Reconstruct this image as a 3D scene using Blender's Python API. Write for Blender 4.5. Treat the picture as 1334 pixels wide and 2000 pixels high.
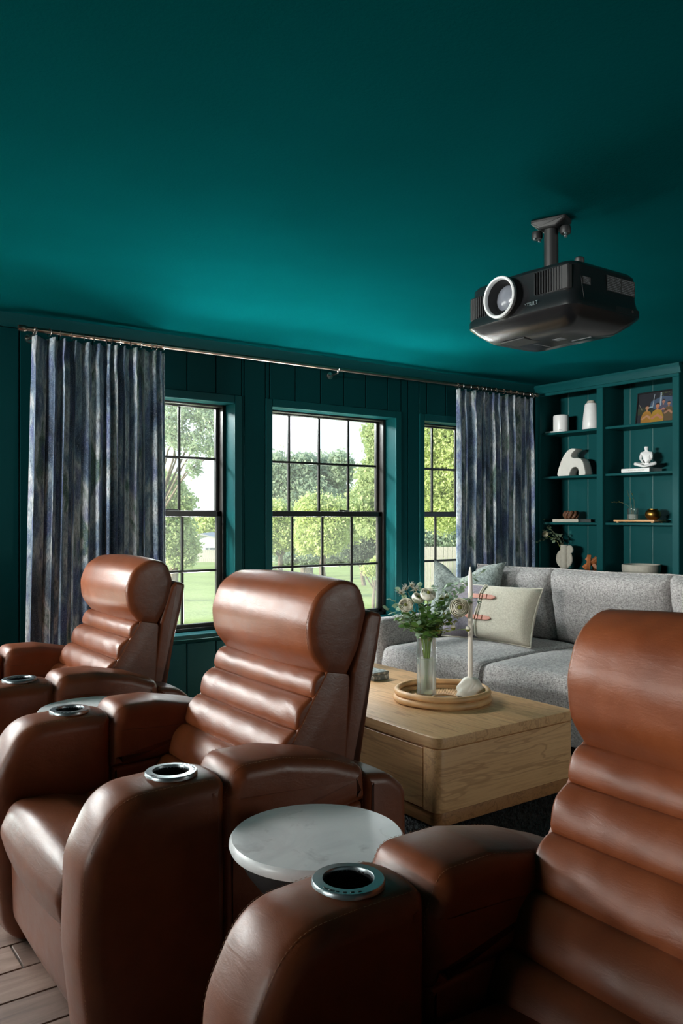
import bpy, bmesh, math, random
import numpy as np
from mathutils import Vector, Matrix
from mathutils.geometry import tessellate_polygon

for o in list(bpy.data.objects):
    bpy.data.objects.remove(o)
SC = bpy.context.scene
COL = SC.collection
PI = math.pi
random.seed(7)
RNG = np.random.default_rng(7)

# ------------------------------------------------------------------ camera
CAM_H = 1.25
YAW = math.atan2(2203, 1590)            # angle of the back wall to the view
FW = (math.cos(YAW), math.sin(YAW))     # view direction on the floor
RT = (math.sin(YAW), -math.cos(YAW))
cam_d = bpy.data.cameras.new('camera')
cam_d.sensor_width = 36
cam_d.lens = 36 * 1590 / 2000
cam_d.shift_y = 0.0045
cam_d.clip_start = 0.02
cam_d.clip_end = 400
cam = bpy.data.objects.new('camera', cam_d)
COL.objects.link(cam)
cam.location = (0, 0, CAM_H)
cam.rotation_euler = (PI / 2, 0, -math.atan2(FW[0], FW[1]))
SC.camera = cam

XLW = -4.5                              # left wall, out of frame

# ------------------------------------------------------------------ world, sun, lamps, exposure
W = bpy.data.worlds.new('sky')
SC.world = W
W.use_nodes = True
nt = W.node_tree
nt.nodes.clear()
wo = nt.nodes.new('ShaderNodeOutputWorld')
bg = nt.nodes.new('ShaderNodeBackground')
tc = nt.nodes.new('ShaderNodeTexCoord')
sp = nt.nodes.new('ShaderNodeSeparateXYZ')
rp = nt.nodes.new('ShaderNodeValToRGB')
rp.color_ramp.elements[0].position = 0.0
rp.color_ramp.elements[0].color = (0.86, 0.93, 0.98, 1)
rp.color_ramp.elements[1].position = 0.9
rp.color_ramp.elements[1].color = (0.34, 0.55, 0.85, 1)
nt.links.new(tc.outputs['Generated'], sp.inputs[0])
nt.links.new(sp.outputs['Z'], rp.inputs[0])
nt.links.new(rp.outputs[0], bg.inputs[0])
bg.inputs[1].default_value = 1.75
nt.links.new(bg.outputs[0], wo.inputs[0])


def lamp(name, kind, loc, direction, energy, color=(1, 1, 1), **kw):
    d = bpy.data.lights.new(name, kind)
    d.energy = energy
    d.color = color
    for k, v in kw.items():
        setattr(d, k, v)
    o = bpy.data.objects.new(name, d)
    COL.objects.link(o)
    o.location = loc
    o.rotation_euler = Vector(direction).to_track_quat('-Z', 'Y').to_euler()
    return o


# sun travelling almost along the back of the house
lamp('sun', 'SUN', (0, 30, 20), (1.0, -0.25, -0.22), 9.0, (1.0, 0.94, 0.82), angle=0.02)
# unseen lamp added outside the assumed glazed patio doors left of the frame
lamp('assumed_patio_lamp', 'AREA', (-1.50, 5.45, 1.98), (0.26, -1.0, -0.40), 310,
     (1.0, 0.98, 0.96), shape='RECTANGLE', size=3.6, size_y=0.5)
# unseen key lamp, shining in through the added high window in the left wall
lamp('left_key', 'AREA', (-9.0, 2.75, 1.80), (1.0, 0.0, -0.03), 1900,
     (1.0, 0.97, 0.94), shape='RECTANGLE', size=2.6, size_y=0.8)
# added lamps hidden under the eaves, boosting the light through the windows
for _x, _e in ((1.75, 135), (2.9, 50), (4.2, 24)):
    lamp('eave_fill', 'AREA', (_x, 5.50, 2.20), (0.10, -1.0, -0.50), _e,
         (0.97, 0.99, 1.0), shape='RECTANGLE', size=0.9, size_y=0.16)
# added fill lamp behind an unseen front window, right of the camera
lamp('front_fill', 'AREA', (3.9, -2.0, 1.45), (-0.25, 1.0, -0.05), 40,
     (1.0, 0.95, 0.88), shape='RECTANGLE', size=1.1, size_y=1.0)
# unseen lamps added outside, below the sills, to brighten the ceiling
for _x, _e, _d in ((0.2, 65, (0.1, -0.4, 1.0)), (2.45, 440, (-0.35, -0.3, 1.0)), (3.0, 230, (-0.7, -0.3, 1.0)), (3.75, 400, (-0.8, -0.3, 1.0))):
    lamp('ceiling_uplight', 'AREA', (_x, 4.86, 0.22), _d, _e,
         (0.96, 1.0, 0.98), shape='RECTANGLE', size=1.0, size_y=0.4)

SC.view_settings.view_transform = 'Standard'
SC.view_settings.look = 'None'
SC.view_settings.exposure = 0.0
SC.view_settings.gamma = 1.0
SC.view_settings.use_curve_mapping = False


# ------------------------------------------------------------------ helpers: objects
def tag(o, label=None, cat=None, group=None, kind=None):
    if label: o['label'] = label
    if cat: o['category'] = cat
    if group: o['group'] = group
    if kind: o['kind'] = kind
    return o


def thing(name, label, cat, loc=(0, 0, 0), rz=0.0, group=None):
    o = bpy.data.objects.new(name, None)
    o.empty_display_size = 0.1
    COL.objects.link(o)
    o.location = loc
    o.rotation_euler = (0, 0, rz)
    return tag(o, label, cat, group)


def link_mesh(name, me, parent=None, loc=None, rot=None):
    o = bpy.data.objects.new(name, me)
    COL.objects.link(o)
    if parent: o.parent = parent
    if loc: o.location = loc
    if rot: o.rotation_euler = rot
    return o


def mesh(name, verts, faces, mat=None, sharp=40):
    me = bpy.data.meshes.new(name)
    me.from_pydata([tuple(v) for v in verts], [], [tuple(f) for f in faces])
    me.validate()
    bm = bmesh.new()
    bm.from_mesh(me)
    bmesh.ops.recalc_face_normals(bm, faces=bm.faces)
    bm.to_mesh(me)
    bm.free()
    if sharp is not None:
        me.shade_smooth()
        if sharp < 180:
            me.set_sharp_from_angle(angle=math.radians(sharp))
    if mat: me.materials.append(mat)
    return me


def put(name, vf, mat, parent=None, sharp=40, loc=None, rot=None):
    return link_mesh(name, mesh(name, vf[0], vf[1], mat, sharp), parent, loc, rot)


def children(o):
    return [c for c in bpy.data.objects if c.parent == o]


def copy_tree(o, parent=None):
    c = o.copy()
    COL.objects.link(c)
    if parent: c.parent = parent
    for ch in children(o):
        copy_tree(ch, c)
    return c


def join(*vfs):
    V, Fc = [], []
    for v, f in vfs:
        n = len(V)
        V += [tuple(p) for p in v]
        Fc += [tuple(i + n for i in q) for q in f]
    return V, Fc


def xf(vf, M):
    return [tuple(M @ Vector(p)) for p in vf[0]], vf[1]


def T(x, y, z): return Matrix.Translation((x, y, z))
def RX(a): return Matrix.Rotation(a, 4, 'X')
def RY(a): return Matrix.Rotation(a, 4, 'Y')
def RZ(a): return Matrix.Rotation(a, 4, 'Z')


# ------------------------------------------------------------------ helpers: shapes
def box(x0, x1, y0, y1, z0, z1, bev=0.0, seg=2):
    bm = bmesh.new()
    bmesh.ops.create_cube(bm, size=1)
    for v in bm.verts:
        v.co = ((x0 + x1) / 2 + v.co.x * (x1 - x0), (y0 + y1) / 2 + v.co.y * (y1 - y0),
                (z0 + z1) / 2 + v.co.z * (z1 - z0))
    if bev > 0:
        bev = min(bev, 0.49 * min(x1 - x0, y1 - y0, z1 - z0))
        bmesh.ops.bevel(bm, geom=list(bm.edges), offset=bev, segments=seg, affect='EDGES', profile=0.5)
    r = ([tuple(v.co) for v in bm.verts], [tuple(v.index for v in f.verts) for f in bm.faces])
    bm.verts.index_update()
    r = ([tuple(v.co) for v in bm.verts], [tuple(v.index for v in f.verts) for f in bm.faces])
    bm.free()
    return r


def fillet(pts, seg=6):
    """closed polygon of (x, z, radius) -> list of (x, z)"""
    out = []
    n = len(pts)
    for i, p in enumerate(pts):
        r = p[2] if len(p) > 2 else 0
        P = np.array(p[:2], float)
        if r <= 0:
            out.append(P)
            continue
        A = np.array(pts[i - 1][:2], float) - P
        B = np.array(pts[(i + 1) % n][:2], float) - P
        la, lb = np.linalg.norm(A), np.linalg.norm(B)
        A /= la; B /= lb
        ang = math.acos(max(-1, min(1, float(A @ B))))
        d = min(r / math.tan(ang / 2), 0.48 * la, 0.48 * lb)
        p0, p1 = P + A * d, P + B * d
        for k in range(seg + 1):
            t = k / seg
            out.append((1 - t) ** 2 * p0 + 2 * t * (1 - t) * P + t * t * p1)
    return out


def resample(pts, step):
    out = []
    n = len(pts)
    for i in range(n):
        a, b = np.array(pts[i], float), np.array(pts[(i + 1) % n], float)
        L = np.linalg.norm(b - a)
        k = max(1, int(round(L / step)))
        for j in range(k):
            out.append(a + (b - a) * j / k)
    return out


def poly_normals(P):
    P = np.array(P)
    n = len(P)
    area = 0.5 * np.sum(P[:, 0] * np.roll(P[:, 1], -1) - np.roll(P[:, 0], -1) * P[:, 1])
    e = np.roll(P, -1, 0) - P
    e /= np.maximum(np.linalg.norm(e, axis=1, keepdims=True), 1e-9)
    en = np.stack([e[:, 1], -e[:, 0]], 1) * (1 if area > 0 else -1)
    nn = en + np.roll(en, 1, 0)
    nn /= np.maximum(np.linalg.norm(nn, axis=1, keepdims=True), 1e-9)
    return nn


def inset_at(t, w, r):
    d = abs(t) - (w - r)
    if d <= 0: return 0.0
    return r - math.sqrt(max(0, r * r - d * d))


def slab(profile, w, r=0.01, crown=0.0, nr=5, nm=5, cap=0.0, fn=None, tess=False):
    """closed (x, z) profile swept along y from -w to w, edges rounded by r, middle puffed by crown, ends puffed by cap"""
    P = np.array(profile)
    N = poly_normals(P)
    ts = [-w + r * (1 - math.cos(PI / 2 * k / nr)) for k in range(nr + 1)]
    ts += [(-w + r) + 2 * (w - r) * k / nm for k in range(1, nm)]
    ts += [w - r * (1 - math.cos(PI / 2 * (nr - k) / nr)) for k in range(nr + 1)]
    V, Fc = [], []
    n = len(P)
    for t in ts:
        ins = inset_at(t, w, r) - crown * (1 - (t / w) ** 2)
        Q = P - N * ins
        for i, q in enumerate(Q):
            x, z = q
            if fn: x, z = fn(i, x, z, t)
            V.append((x, t, z))
    for k in range(len(ts) - 1):
        for i in range(n):
            j = (i + 1) % n
            Fc.append((k * n + i, k * n + j, (k + 1) * n + j, (k + 1) * n + i))
    for s, k in ((-1, 0), (1, len(ts) - 1)):
        base = [k * n + i for i in range(n)]
        if cap > 0:
            Q = np.array([V[b] for b in base])
            c = Q.mean(0)
            prev = base
            for m in range(1, 5):
                a = m / 5
                ring = []
                for q in Q:
                    p = c + (q - c) * math.cos(a * PI / 2)
                    p[1] = s * (w + cap * math.sin(a * PI / 2))
                    ring.append(len(V)); V.append(tuple(p))
                for i in range(n):
                    j = (i + 1) % n
                    Fc.append((prev[i], prev[j], ring[j], ring[i]))
                prev = ring
            ci = len(V); V.append((c[0], s * (w + cap), c[2]))
            for i in range(n):
                Fc.append((prev[i], prev[(i + 1) % n], ci))
        elif tess:
            for tri in tessellate_polygon([[Vector((V[q][0], V[q][2], 0)) for q in base]]):
                Fc.append(tuple(base[i] for i in tri))
        else:
            Fc.append(tuple(base))
    return V, Fc


def lathe(prof, n=32, close=False):
    V, Fc = [], []
    m = len(prof)
    for k in range(n):
        a = 2 * PI * k / n
        for r, z in prof:
            V.append((r * math.cos(a), r * math.sin(a), z))
    for k in range(n):
        for i in range(m if close else m - 1):
            j = (i + 1) % m
            k2 = (k + 1) % n
            Fc.append((k * m + i, k2 * m + i, k2 * m + j, k * m + j))
    if not close:
        if prof[0][0] > 1e-6: Fc.append(tuple(k * m for k in range(n)))
        if prof[-1][0] > 1e-6: Fc.append(tuple(k * m + m - 1 for k in range(n)))
    return V, Fc


def tube(path, rad, n=8, closed=False, caps=True):
    P = [Vector(p) for p in path]
    m = len(P)
    R_ = rad if hasattr(rad, '__len__') else [rad] * m
    V, Fc = [], []
    up = None
    for i in range(m):
        a = P[i - 1] if (i > 0 or closed) else P[i]
        b = P[(i + 1) % m] if (i < m - 1 or closed) else P[i]
        t = (b - a).normalized()
        if up is None:
            up = Vector((0, 0, 1)) if abs(t.z) < 0.9 else Vector((1, 0, 0))
        u = (up - t * up.dot(t))
        if u.length < 1e-6: u = Vector((0, 1, 0))
        u.normalize()
        w = t.cross(u)
        up = u
        for k in range(n):
            an = 2 * PI * k / n
            V.append(tuple(P[i] + (u * math.cos(an) + w * math.sin(an)) * R_[i]))
    for i in range(m if closed else m - 1):
        i2 = (i + 1) % m
        for k in range(n):
            k2 = (k + 1) % n
            Fc.append((i * n + k, i * n + k2, i2 * n + k2, i2 * n + k))
    if caps and not closed:
        Fc.append(tuple(range(n)))
        Fc.append(tuple((m - 1) * n + k for k in range(n)))
    return V, Fc


def ring_path(r, n=32, z=0.0):
    return [(r * math.cos(2 * PI * k / n), r * math.sin(2 * PI * k / n), z) for k in range(n)]


def plan(pts, z0, z1, bev=0.0):
    """closed (x, y) outline raised from z0 to z1, top and bottom edge eased by bev"""
    P = np.array(pts)
    N = poly_normals(P)
    n = len(P)
    lv = [(z0, bev), (z0 + bev, 0), (z1 - bev, 0), (z1 - bev * .3, bev * .3), (z1, bev)] if bev > 0 else [(z0, 0), (z1, 0)]
    V, Fc = [], []
    for z, ins in lv:
        for q in P - N * ins: V.append((q[0], q[1], z))
    for k in range(len(lv) - 1):
        for i in range(n):
            j = (i + 1) % n
            Fc.append((k * n + i, k * n + j, (k + 1) * n + j, (k + 1) * n + i))
    Fc.append(tuple(range(n)))
    Fc.append(tuple((len(lv) - 1) * n + i for i in range(n)))
    return V, Fc


def cushion(sx, sy, sz, p=0.45, nx=24, ny=24, sag=0.0, corner=0.0, seed=0, wrinkle=0.0, chop=0.0):
    """soft cushion lying in xy, thickness sz; corner > 0 pulls the corners out to points"""
    rr = random.Random(seed)
    ph = [rr.uniform(0, 6) for _ in range(6)]
    V, Fc = [], []
    def pt(i, j, s):
        u, v = -1 + 2 * i / nx, -1 + 2 * j / ny
        prof = (max(0, 1 - abs(u) ** 4) * max(0, 1 - abs(v) ** 4)) ** p
        pinch = 1 - corner * (1 - abs(v) ** 2) * abs(u) ** 3
        pinch2 = 1 - corner * (1 - abs(u) ** 2) * abs(v) ** 3
        x, y = u * sx / 2 * pinch, v * sy / 2 * pinch2
        y -= chop * max(0, v) ** 1.5 * math.exp(-((u + .12) / .42) ** 2)
        w = wrinkle * (math.sin(9 * u + 5 * v + ph[0]) + math.sin(13 * v - 6 * u + ph[1])) * (abs(u) ** 2 + abs(v) ** 2) / 2
        z = s * (sz / 2 * prof + w * prof)
        return (x, y, z)
    idx = {}
    for s in (1, -1):
        for i in range(nx + 1):
            for j in range(ny + 1):
                edge = i in (0, nx) or j in (0, ny)
                if edge and s == -1:
                    idx[(i, j, s)] = idx[(i, j, 1)]
                    continue
                idx[(i, j, s)] = len(V)
                V.append(pt(i, j, s))
    for s in (1, -1):
        for i in range(nx):
            for j in range(ny):
                q = (idx[(i, j, s)], idx[(i + 1, j, s)], idx[(i + 1, j + 1, s)], idx[(i, j + 1, s)])
                Fc.append(q if s == 1 else q[::-1])
    return V, Fc


def dashes(path, normals, L=0.0055, gap=0.004, r=0.00045):
    """thread stitches lying along a path"""
    out = []
    P = [Vector(p) for p in path]
    acc = 0.0
    for i in range(len(P) - 1):
        a, b = P[i], P[i + 1]
        seg = (b - a).length
        if seg < 1e-6: continue
        t = (b - a) / seg
        nrm = Vector(normals[i]).normalized()
        side = t.cross(nrm)
        while acc < seg:
            c0 = a + t * acc
            c1 = a + t * min(acc + L, seg + L * .5)
            V = [c0 + side * r, c0 - side * r, c1 - side * r, c1 + side * r]
            V += [v + nrm * r * 1.2 for v in V]
            out.append(([tuple(v) for v in V], [(3, 2, 1, 0), (4, 5, 6, 7), (0, 1, 5, 4), (1, 2, 6, 5), (2, 3, 7, 6), (3, 0, 4, 7)]))
            acc += L + gap
        acc -= seg
    return join(*out) if out else ([], [])


def cut(o, cutter_vf):
    """bake a boolean hole into the mesh of o"""
    c = put('cutter', cutter_vf, None)
    bpy.context.view_layer.update()
    c.matrix_world = o.matrix_world.copy()
    bpy.context.view_layer.update()
    m = o.modifiers.new('hole', 'BOOLEAN')
    m.operation = 'DIFFERENCE'
    m.object = c
    m.solver = 'EXACT'
    dg = bpy.context.evaluated_depsgraph_get()
    me = bpy.data.meshes.new_from_object(o.evaluated_get(dg))
    o.modifiers.remove(m)
    o.data = me
    bpy.data.objects.remove(c)
    me.shade_smooth()
    me.set_sharp_from_angle(angle=math.radians(40))


def bake_mods(o):
    dg = bpy.context.evaluated_depsgraph_get()
    me = bpy.data.meshes.new_from_object(o.evaluated_get(dg))
    o.modifiers.clear()
    o.data = me
    me.shade_smooth()


def text_mesh(name, body, size, mat, parent, M, depth=0.0004, align='CENTER'):
    cu = bpy.data.curves.new(name, 'FONT')
    cu.body = body
    cu.size = size
    cu.extrude = depth
    cu.align_x = align
    cu.align_y = 'CENTER'
    o = bpy.data.objects.new(name, cu)
    COL.objects.link(o)
    dg = bpy.context.evaluated_depsgraph_get()
    me = bpy.data.meshes.new_from_object(o.evaluated_get(dg))
    bpy.data.objects.remove(o)
    me.transform(M)
    me.materials.clear()
    me.materials.append(mat)
    return link_mesh(name, me, parent)


def at(u, v, depth):
    """point at a given distance in front of the lens"""
    l = (u - 667) / 1590 * depth
    return (FW[0] * depth + RT[0] * l, FW[1] * depth + RT[1] * l, CAM_H - (v - 1009) / 1590 * depth)


# ------------------------------------------------------------------ materials
class NT:
    def __init__(self, name):
        self.m = bpy.data.materials.new(name)
        self.m.use_nodes = True
        self.t = self.m.node_tree
        self.b = self.t.nodes['Principled BSDF']
        self.out = self.t.nodes['Material Output']

    def n(self, kind, **kw):
        x = self.t.nodes.new(kind)
        for k, v in kw.items():
            if k in x.inputs.keys() and not hasattr(x, k): x.inputs[k].default_value = v
            else: setattr(x, k, v)
        return x

    def l(self, a, b): self.t.links.new(a, b)

    def coords(self, scale=(1, 1, 1), src='Object', rot=(0, 0, 0)):
        c = self.n('ShaderNodeTexCoord')
        mp = self.n('ShaderNodeMapping')
        mp.inputs['Scale'].default_value = scale
        mp.inputs['Rotation'].default_value = rot
        self.l(c.outputs[src], mp.inputs[0])
        return mp.outputs[0]

    def noise(self, vec, scale, detail=3, rough=0.5, dist=0.0):
        x = self.n('ShaderNodeTexNoise')
        x.inputs['Scale'].default_value = scale
        x.inputs['Detail'].default_value = detail
        x.inputs['Roughness'].default_value = rough
        x.inputs['Distortion'].default_value = dist
        self.l(vec, x.inputs['Vector'])
        return x.outputs['Fac']

    def ramp(self, fac, stops):
        x = self.n('ShaderNodeValToRGB')
        e = x.color_ramp.elements
        while len(e) < len(stops): e.new(0.5)
        for el, (p, c) in zip(e, stops):
            el.position = p
            el.color = (*c, 1) if len(c) == 3 else c
        self.l(fac, x.inputs[0])
        return x.outputs[0]

    def mix(self, fac, a, b, mode='MIX'):
        x = self.n('ShaderNodeMix')
        x.data_type = 'RGBA'
        x.blend_type = mode
        for s, v in ((0, fac), (6, a), (7, b)):
            if isinstance(v, (int, float)): x.inputs[s].default_value = v
            elif isinstance(v, tuple): x.inputs[s].default_value = (*v, 1) if len(v) == 3 else v
            else: self.l(v, x.inputs[s])
        return x.outputs[2]

    def bump(self, h, strength=0.2, dist=0.002, prev=None):
        x = self.n('ShaderNodeBump')
        x.inputs['Strength'].default_value = strength
        x.inputs['Distance'].default_value = dist
        self.l(h, x.inputs['Height'])
        if prev is not None: self.l(prev, x.inputs['Normal'])
        self.l(x.outputs[0], self.b.inputs['Normal'])
        return x.outputs[0]

    def set(self, **kw):
        for k, v in kw.items():
            k = k.replace('_', ' ')
            if isinstance(v, tuple) and len(v) == 3: v = (*v, 1)
            if hasattr(v, 'is_output'): self.l(v, self.b.inputs[k])
            else: self.b.inputs[k].default_value = v
        return self


def flat(name, col, rough=0.5, metal=0.0, spec=0.5, var=0.08, nscale=30, bump=0.0):
    k = NT(name)
    v = k.coords()
    f = k.noise(v, nscale, 4)
    lo = tuple(max(0, c * (1 - var)) for c in col)
    hi = tuple(min(1, c * (1 + var)) for c in col)
    k.set(Base_Color=k.ramp(f, [(0.3, lo), (0.7, hi)]), Roughness=rough, Metallic=metal)
    k.b.inputs['Specular IOR Level'].default_value = spec
    if bump: k.bump(k.noise(v, nscale * 8, 3), bump, 0.001)
    return k.m


def srgb(r, g, b):
    f = lambda c: ((c / 255 + 0.055) / 1.055) ** 2.4 if c > 10 else c / 255 / 12.92
    return (f(r), f(g), f(b))


TEAL = (0.002, 0.058, 0.062)


def paint(name, rough=0.42, bump=0.12, nscale=90, spec=0.4, col=TEAL):
    k = NT(name)
    v = k.coords()
    f = k.noise(v, 2.5, 2)
    k.set(Base_Color=k.ramp(f, [(0.2, tuple(c * 0.93 for c in col)), (0.8, tuple(c * 1.07 for c in col))]), Roughness=rough)
    k.b.inputs['Specular IOR Level'].default_value = spec
    k.bump(k.noise(v, nscale, 4, 0.6), bump, 0.004)
    return k.m


M = {}
M['wall'] = paint('teal_wall_paint', 0.5, 0.10, 60, 0.06, (0.0016, 0.044, 0.048))
M['groove_glint'] = paint('groove_glint_paint', 0.25, 0.5, 200, 0.9, (0.06, 0.15, 0.15))  # lighter teal that paints the glint along the back-board grooves
M['ceil'] = paint('teal_ceiling_paint', 0.6, 0.35, 110, 0.0, (0.0008, 0.068, 0.074))
M['trim'] = paint('teal_trim_paint', 0.45, 0.10, 40, 0.15)


def leather(name):
    k = NT(name)
    v = k.coords()
    big = k.noise(v, 3.2, 3, 0.55, 0.4)
    fine = k.noise(v, 22, 4, 0.6)
    col = k.ramp(big, [(0.25, srgb(92, 42, 18)), (0.55, srgb(118, 58, 27)), (0.8, srgb(136, 72, 37))])
    col = k.mix(0.22, col, k.ramp(fine, [(0.3, srgb(72, 34, 15)), (0.7, srgb(124, 68, 36))]))
    k.set(Base_Color=col, Roughness=k.ramp(fine, [(0.2, (0.35,) * 3), (0.8, (0.46,) * 3)]))
    k.b.inputs['Specular IOR Level'].default_value = 0.52
    vo = k.n('ShaderNodeTexVoronoi')
    vo.inputs['Scale'].default_value = 420
    k.l(v, vo.inputs['Vector'])
    b1 = k.bump(vo.outputs['Distance'], 0.10, 0.0006)
    v2 = k.coords((1.0, 0.45, 1.6), rot=(0.3, 0.2, 0.5))
    wr = k.noise(v2, 34, 5, 0.62, 1.2)
    b2 = k.bump(wr, 0.20, 0.003, b1)
    k.bump(k.noise(v, 9, 2, 0.5, 0.6), 0.12, 0.010, b2)
    return k.m


M['leather'] = leather('cognac_leather')
M['thread'] = flat('tan_thread', srgb(150, 108, 76), 0.7)
M['welt'] = flat('dark_welt', srgb(52, 24, 12), 0.5)
M['cupmetal'] = flat('brushed_steel', srgb(150, 160, 164), 0.32, 0.9)
M['cupdark'] = flat('cup_liner', (0.004, 0.004, 0.005), 0.35)
M['black'] = flat('black_plastic', (0.010, 0.010, 0.012), 0.35)
M['blackmatte'] = flat('black_matte', (0.012, 0.012, 0.013), 0.55, bump=0.1)
M['steel'] = flat('nickel_rod', srgb(150, 132, 120), 0.28, 1.0)
M['ringm'] = flat('nickel_ring', srgb(175, 170, 165), 0.25, 1.0)
M['frame'] = flat('bronze_window_frame', (0.012, 0.010, 0.009), 0.35, bump=0.05)
M['white'] = flat('white_ceramic', srgb(226, 226, 226), 0.35, var=0.03)
M['whitematte'] = flat('white_plaster', srgb(214, 212, 206), 0.85, var=0.05, nscale=18, bump=0.5)
M['stone'] = flat('pale_stoneware', srgb(176, 170, 158), 0.85, var=0.08, nscale=40, bump=0.4)
M['brass'] = flat('aged_brass', srgb(150, 112, 56), 0.36, 1.0, var=0.2, nscale=12)
M['bead'] = flat('dark_wooden_bead', srgb(96, 62, 42), 0.4, var=0.25)
M['rattan'] = flat('rattan_cane', srgb(196, 152, 104), 0.5, var=0.22, nscale=9)
M['weave'] = flat('rattan_weave', srgb(170, 124, 78), 0.6, var=0.3, nscale=60)
M['wax'] = flat('white_wax', srgb(236, 226, 214), 0.45, var=0.02)
M['tan'] = flat('tan_strap', srgb(176, 98, 70), 0.5, var=0.12)
M['stem'] = flat('green_stem', srgb(112, 138, 50), 0.5, var=0.2)
M['twig'] = flat('brown_twig', srgb(92, 84, 52), 0.6, var=0.2)


def fabric(name, dark, light, scale=260, rough=0.95, bump=0.5, tint=None):
    k = NT(name)
    v = k.coords()
    vx = k.coords((1, 1, 0.25))
    vy = k.coords((0.25, 0.25, 1))
    a = k.noise(vx, scale, 2, 0.7)
    b = k.noise(vy, scale, 2, 0.7)
    s = k.n('ShaderNodeMath', operation='ADD')
    k.l(a, s.inputs[0]); k.l(b, s.inputs[1])
    h = k.n('ShaderNodeMath', operation='MULTIPLY')
    k.l(s.outputs[0], h.inputs[0]); h.inputs[1].default_value = 0.5
    k.set(Base_Color=k.ramp(h.outputs[0], [(0.36, dark), (0.62, light)]), Roughness=rough)
    k.b.inputs['Specular IOR Level'].default_value = 0.1
    k.b.inputs['Sheen Weight'].default_value = 0.15
    b1 = k.bump(h.outputs[0], bump, 0.002)
    k.bump(k.noise(v, 7, 3, 0.5, 0.5), 0.25, 0.02, b1)
    return k.m


M['sofa'] = fabric('grey_tweed', srgb(104, 100, 100), srgb(196, 190, 188), 240)
M['pillow_grey'] = fabric('grey_green_boucle', srgb(90, 98, 96), srgb(184, 192, 188), 190, bump=1.0)
M['linen'] = fabric('natural_linen', srgb(184, 174, 156), srgb(214, 206, 190), 320, bump=0.25)
M['linen_grey'] = fabric('grey_linen', srgb(104, 98, 106), srgb(146, 138, 146), 320, bump=0.25)
M['piping'] = fabric('cream_piping', srgb(200, 192, 176), srgb(226, 220, 206), 320, bump=0.2)


def curtain_mat():
    k = NT('velvet_curtain')
    uv = k.coords((1, 1, 1), 'UV')
    p = k.coords((5.5, 1.3, 1), 'UV')
    patch = k.noise(p, 1.6, 4, 0.6, 0.6)
    base = k.ramp(patch, [(0.30, srgb(56, 66, 82)), (0.42, srgb(92, 112, 140)), (0.50, srgb(140, 158, 172)),
                          (0.57, srgb(204, 208, 212)), (0.64, srgb(100, 124, 108)), (0.74, srgb(76, 96, 128))])
    p2 = k.coords((7, 2.0, 1), 'UV')
    vio = k.noise(p2, 2.3, 2)
    base = k.mix(k.ramp(vio, [(0.52, (0, 0, 0)), (0.66, (0.75, 0.75, 0.75))]), base, srgb(92, 100, 150))
    st = k.coords((150, 12, 1), 'UV')
    streak = k.noise(st, 3, 4, 0.75)
    sp_ = k.noise(uv, 210, 3, 0.8)
    base = k.mix(k.ramp(streak, [(0.40, (0.7, 0.7, 0.7)), (0.56, (0, 0, 0))]), base, srgb(40, 48, 62))
    base = k.mix(k.ramp(sp_, [(0.55, (0, 0, 0)), (0.66, (0.5, 0.5, 0.5))]), base, srgb(206, 212, 220))
    k.set(Base_Color=base, Roughness=0.75)
    k.b.inputs['Sheen Weight'].default_value = 0.35
    k.b.inputs['Sheen Roughness'].default_value = 0.4
    k.b.inputs['Specular IOR Level'].default_value = 0.2
    k.bump(k.mix(0.5, streak, sp_), 0.5, 0.002)
    return k.m


M['curtain'] = curtain_mat()


def wood(name, axis, c0, c1, c2, scale=1.0, rough=0.45, cath=0.5):
    """oak with the grain along axis 0/1/2 of the object"""
    k = NT(name)
    s = [9.0, 9.0, 9.0]
    s[axis] = 0.9
    v = k.coords(tuple(q * scale for q in s))
    big = k.noise(v, 1.4, 3, 0.5, cath)
    sn = k.n('ShaderNodeMath', operation='MULTIPLY')
    k.l(big, sn.inputs[0]); sn.inputs[1].default_value = 34
    si = k.n('ShaderNodeMath', operation='SINE')
    k.l(sn.outputs[0], si.inputs[0])
    s2 = [120.0, 120.0, 120.0]
    s2[axis] = 4
    pore = k.noise(k.coords(tuple(q * scale for q in s2)), 1.0, 3, 0.6)
    col = k.ramp(si.outputs[0], [(0.0, c1), (0.75, c1), (0.97, c0)])
    col = k.mix(0.45, col, k.ramp(big, [(0.3, c1), (0.7, c2)]))
    col = k.mix(k.ramp(pore, [(0.35, (0.35,) * 3), (0.55, (0, 0, 0))]), col, c0)
    k.set(Base_Color=col, Roughness=rough)
    k.b.inputs['Specular IOR Level'].default_value = 0.4
    k.bump(pore, 0.12, 0.001)
    return k.m


OAK = (srgb(160, 114, 72), srgb(208, 160, 112), srgb(226, 182, 134))
M['oak_x'] = wood('oak_grain_across', 0, *OAK)
M['oak_y'] = wood('oak_grain_along', 1, *OAK)
M['oak_dark'] = wood('warm_oak', 1, srgb(112, 72, 40), srgb(156, 106, 64), srgb(176, 126, 80))
M['knotwood'] = wood('orange_wood', 2, srgb(120, 66, 34), srgb(166, 98, 56), srgb(186, 116, 70), 3)
M['fencewood'] = wood('weathered_fence', 2, srgb(150, 142, 130), srgb(186, 178, 166), srgb(206, 198, 184), 1.0, 0.9)


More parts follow.
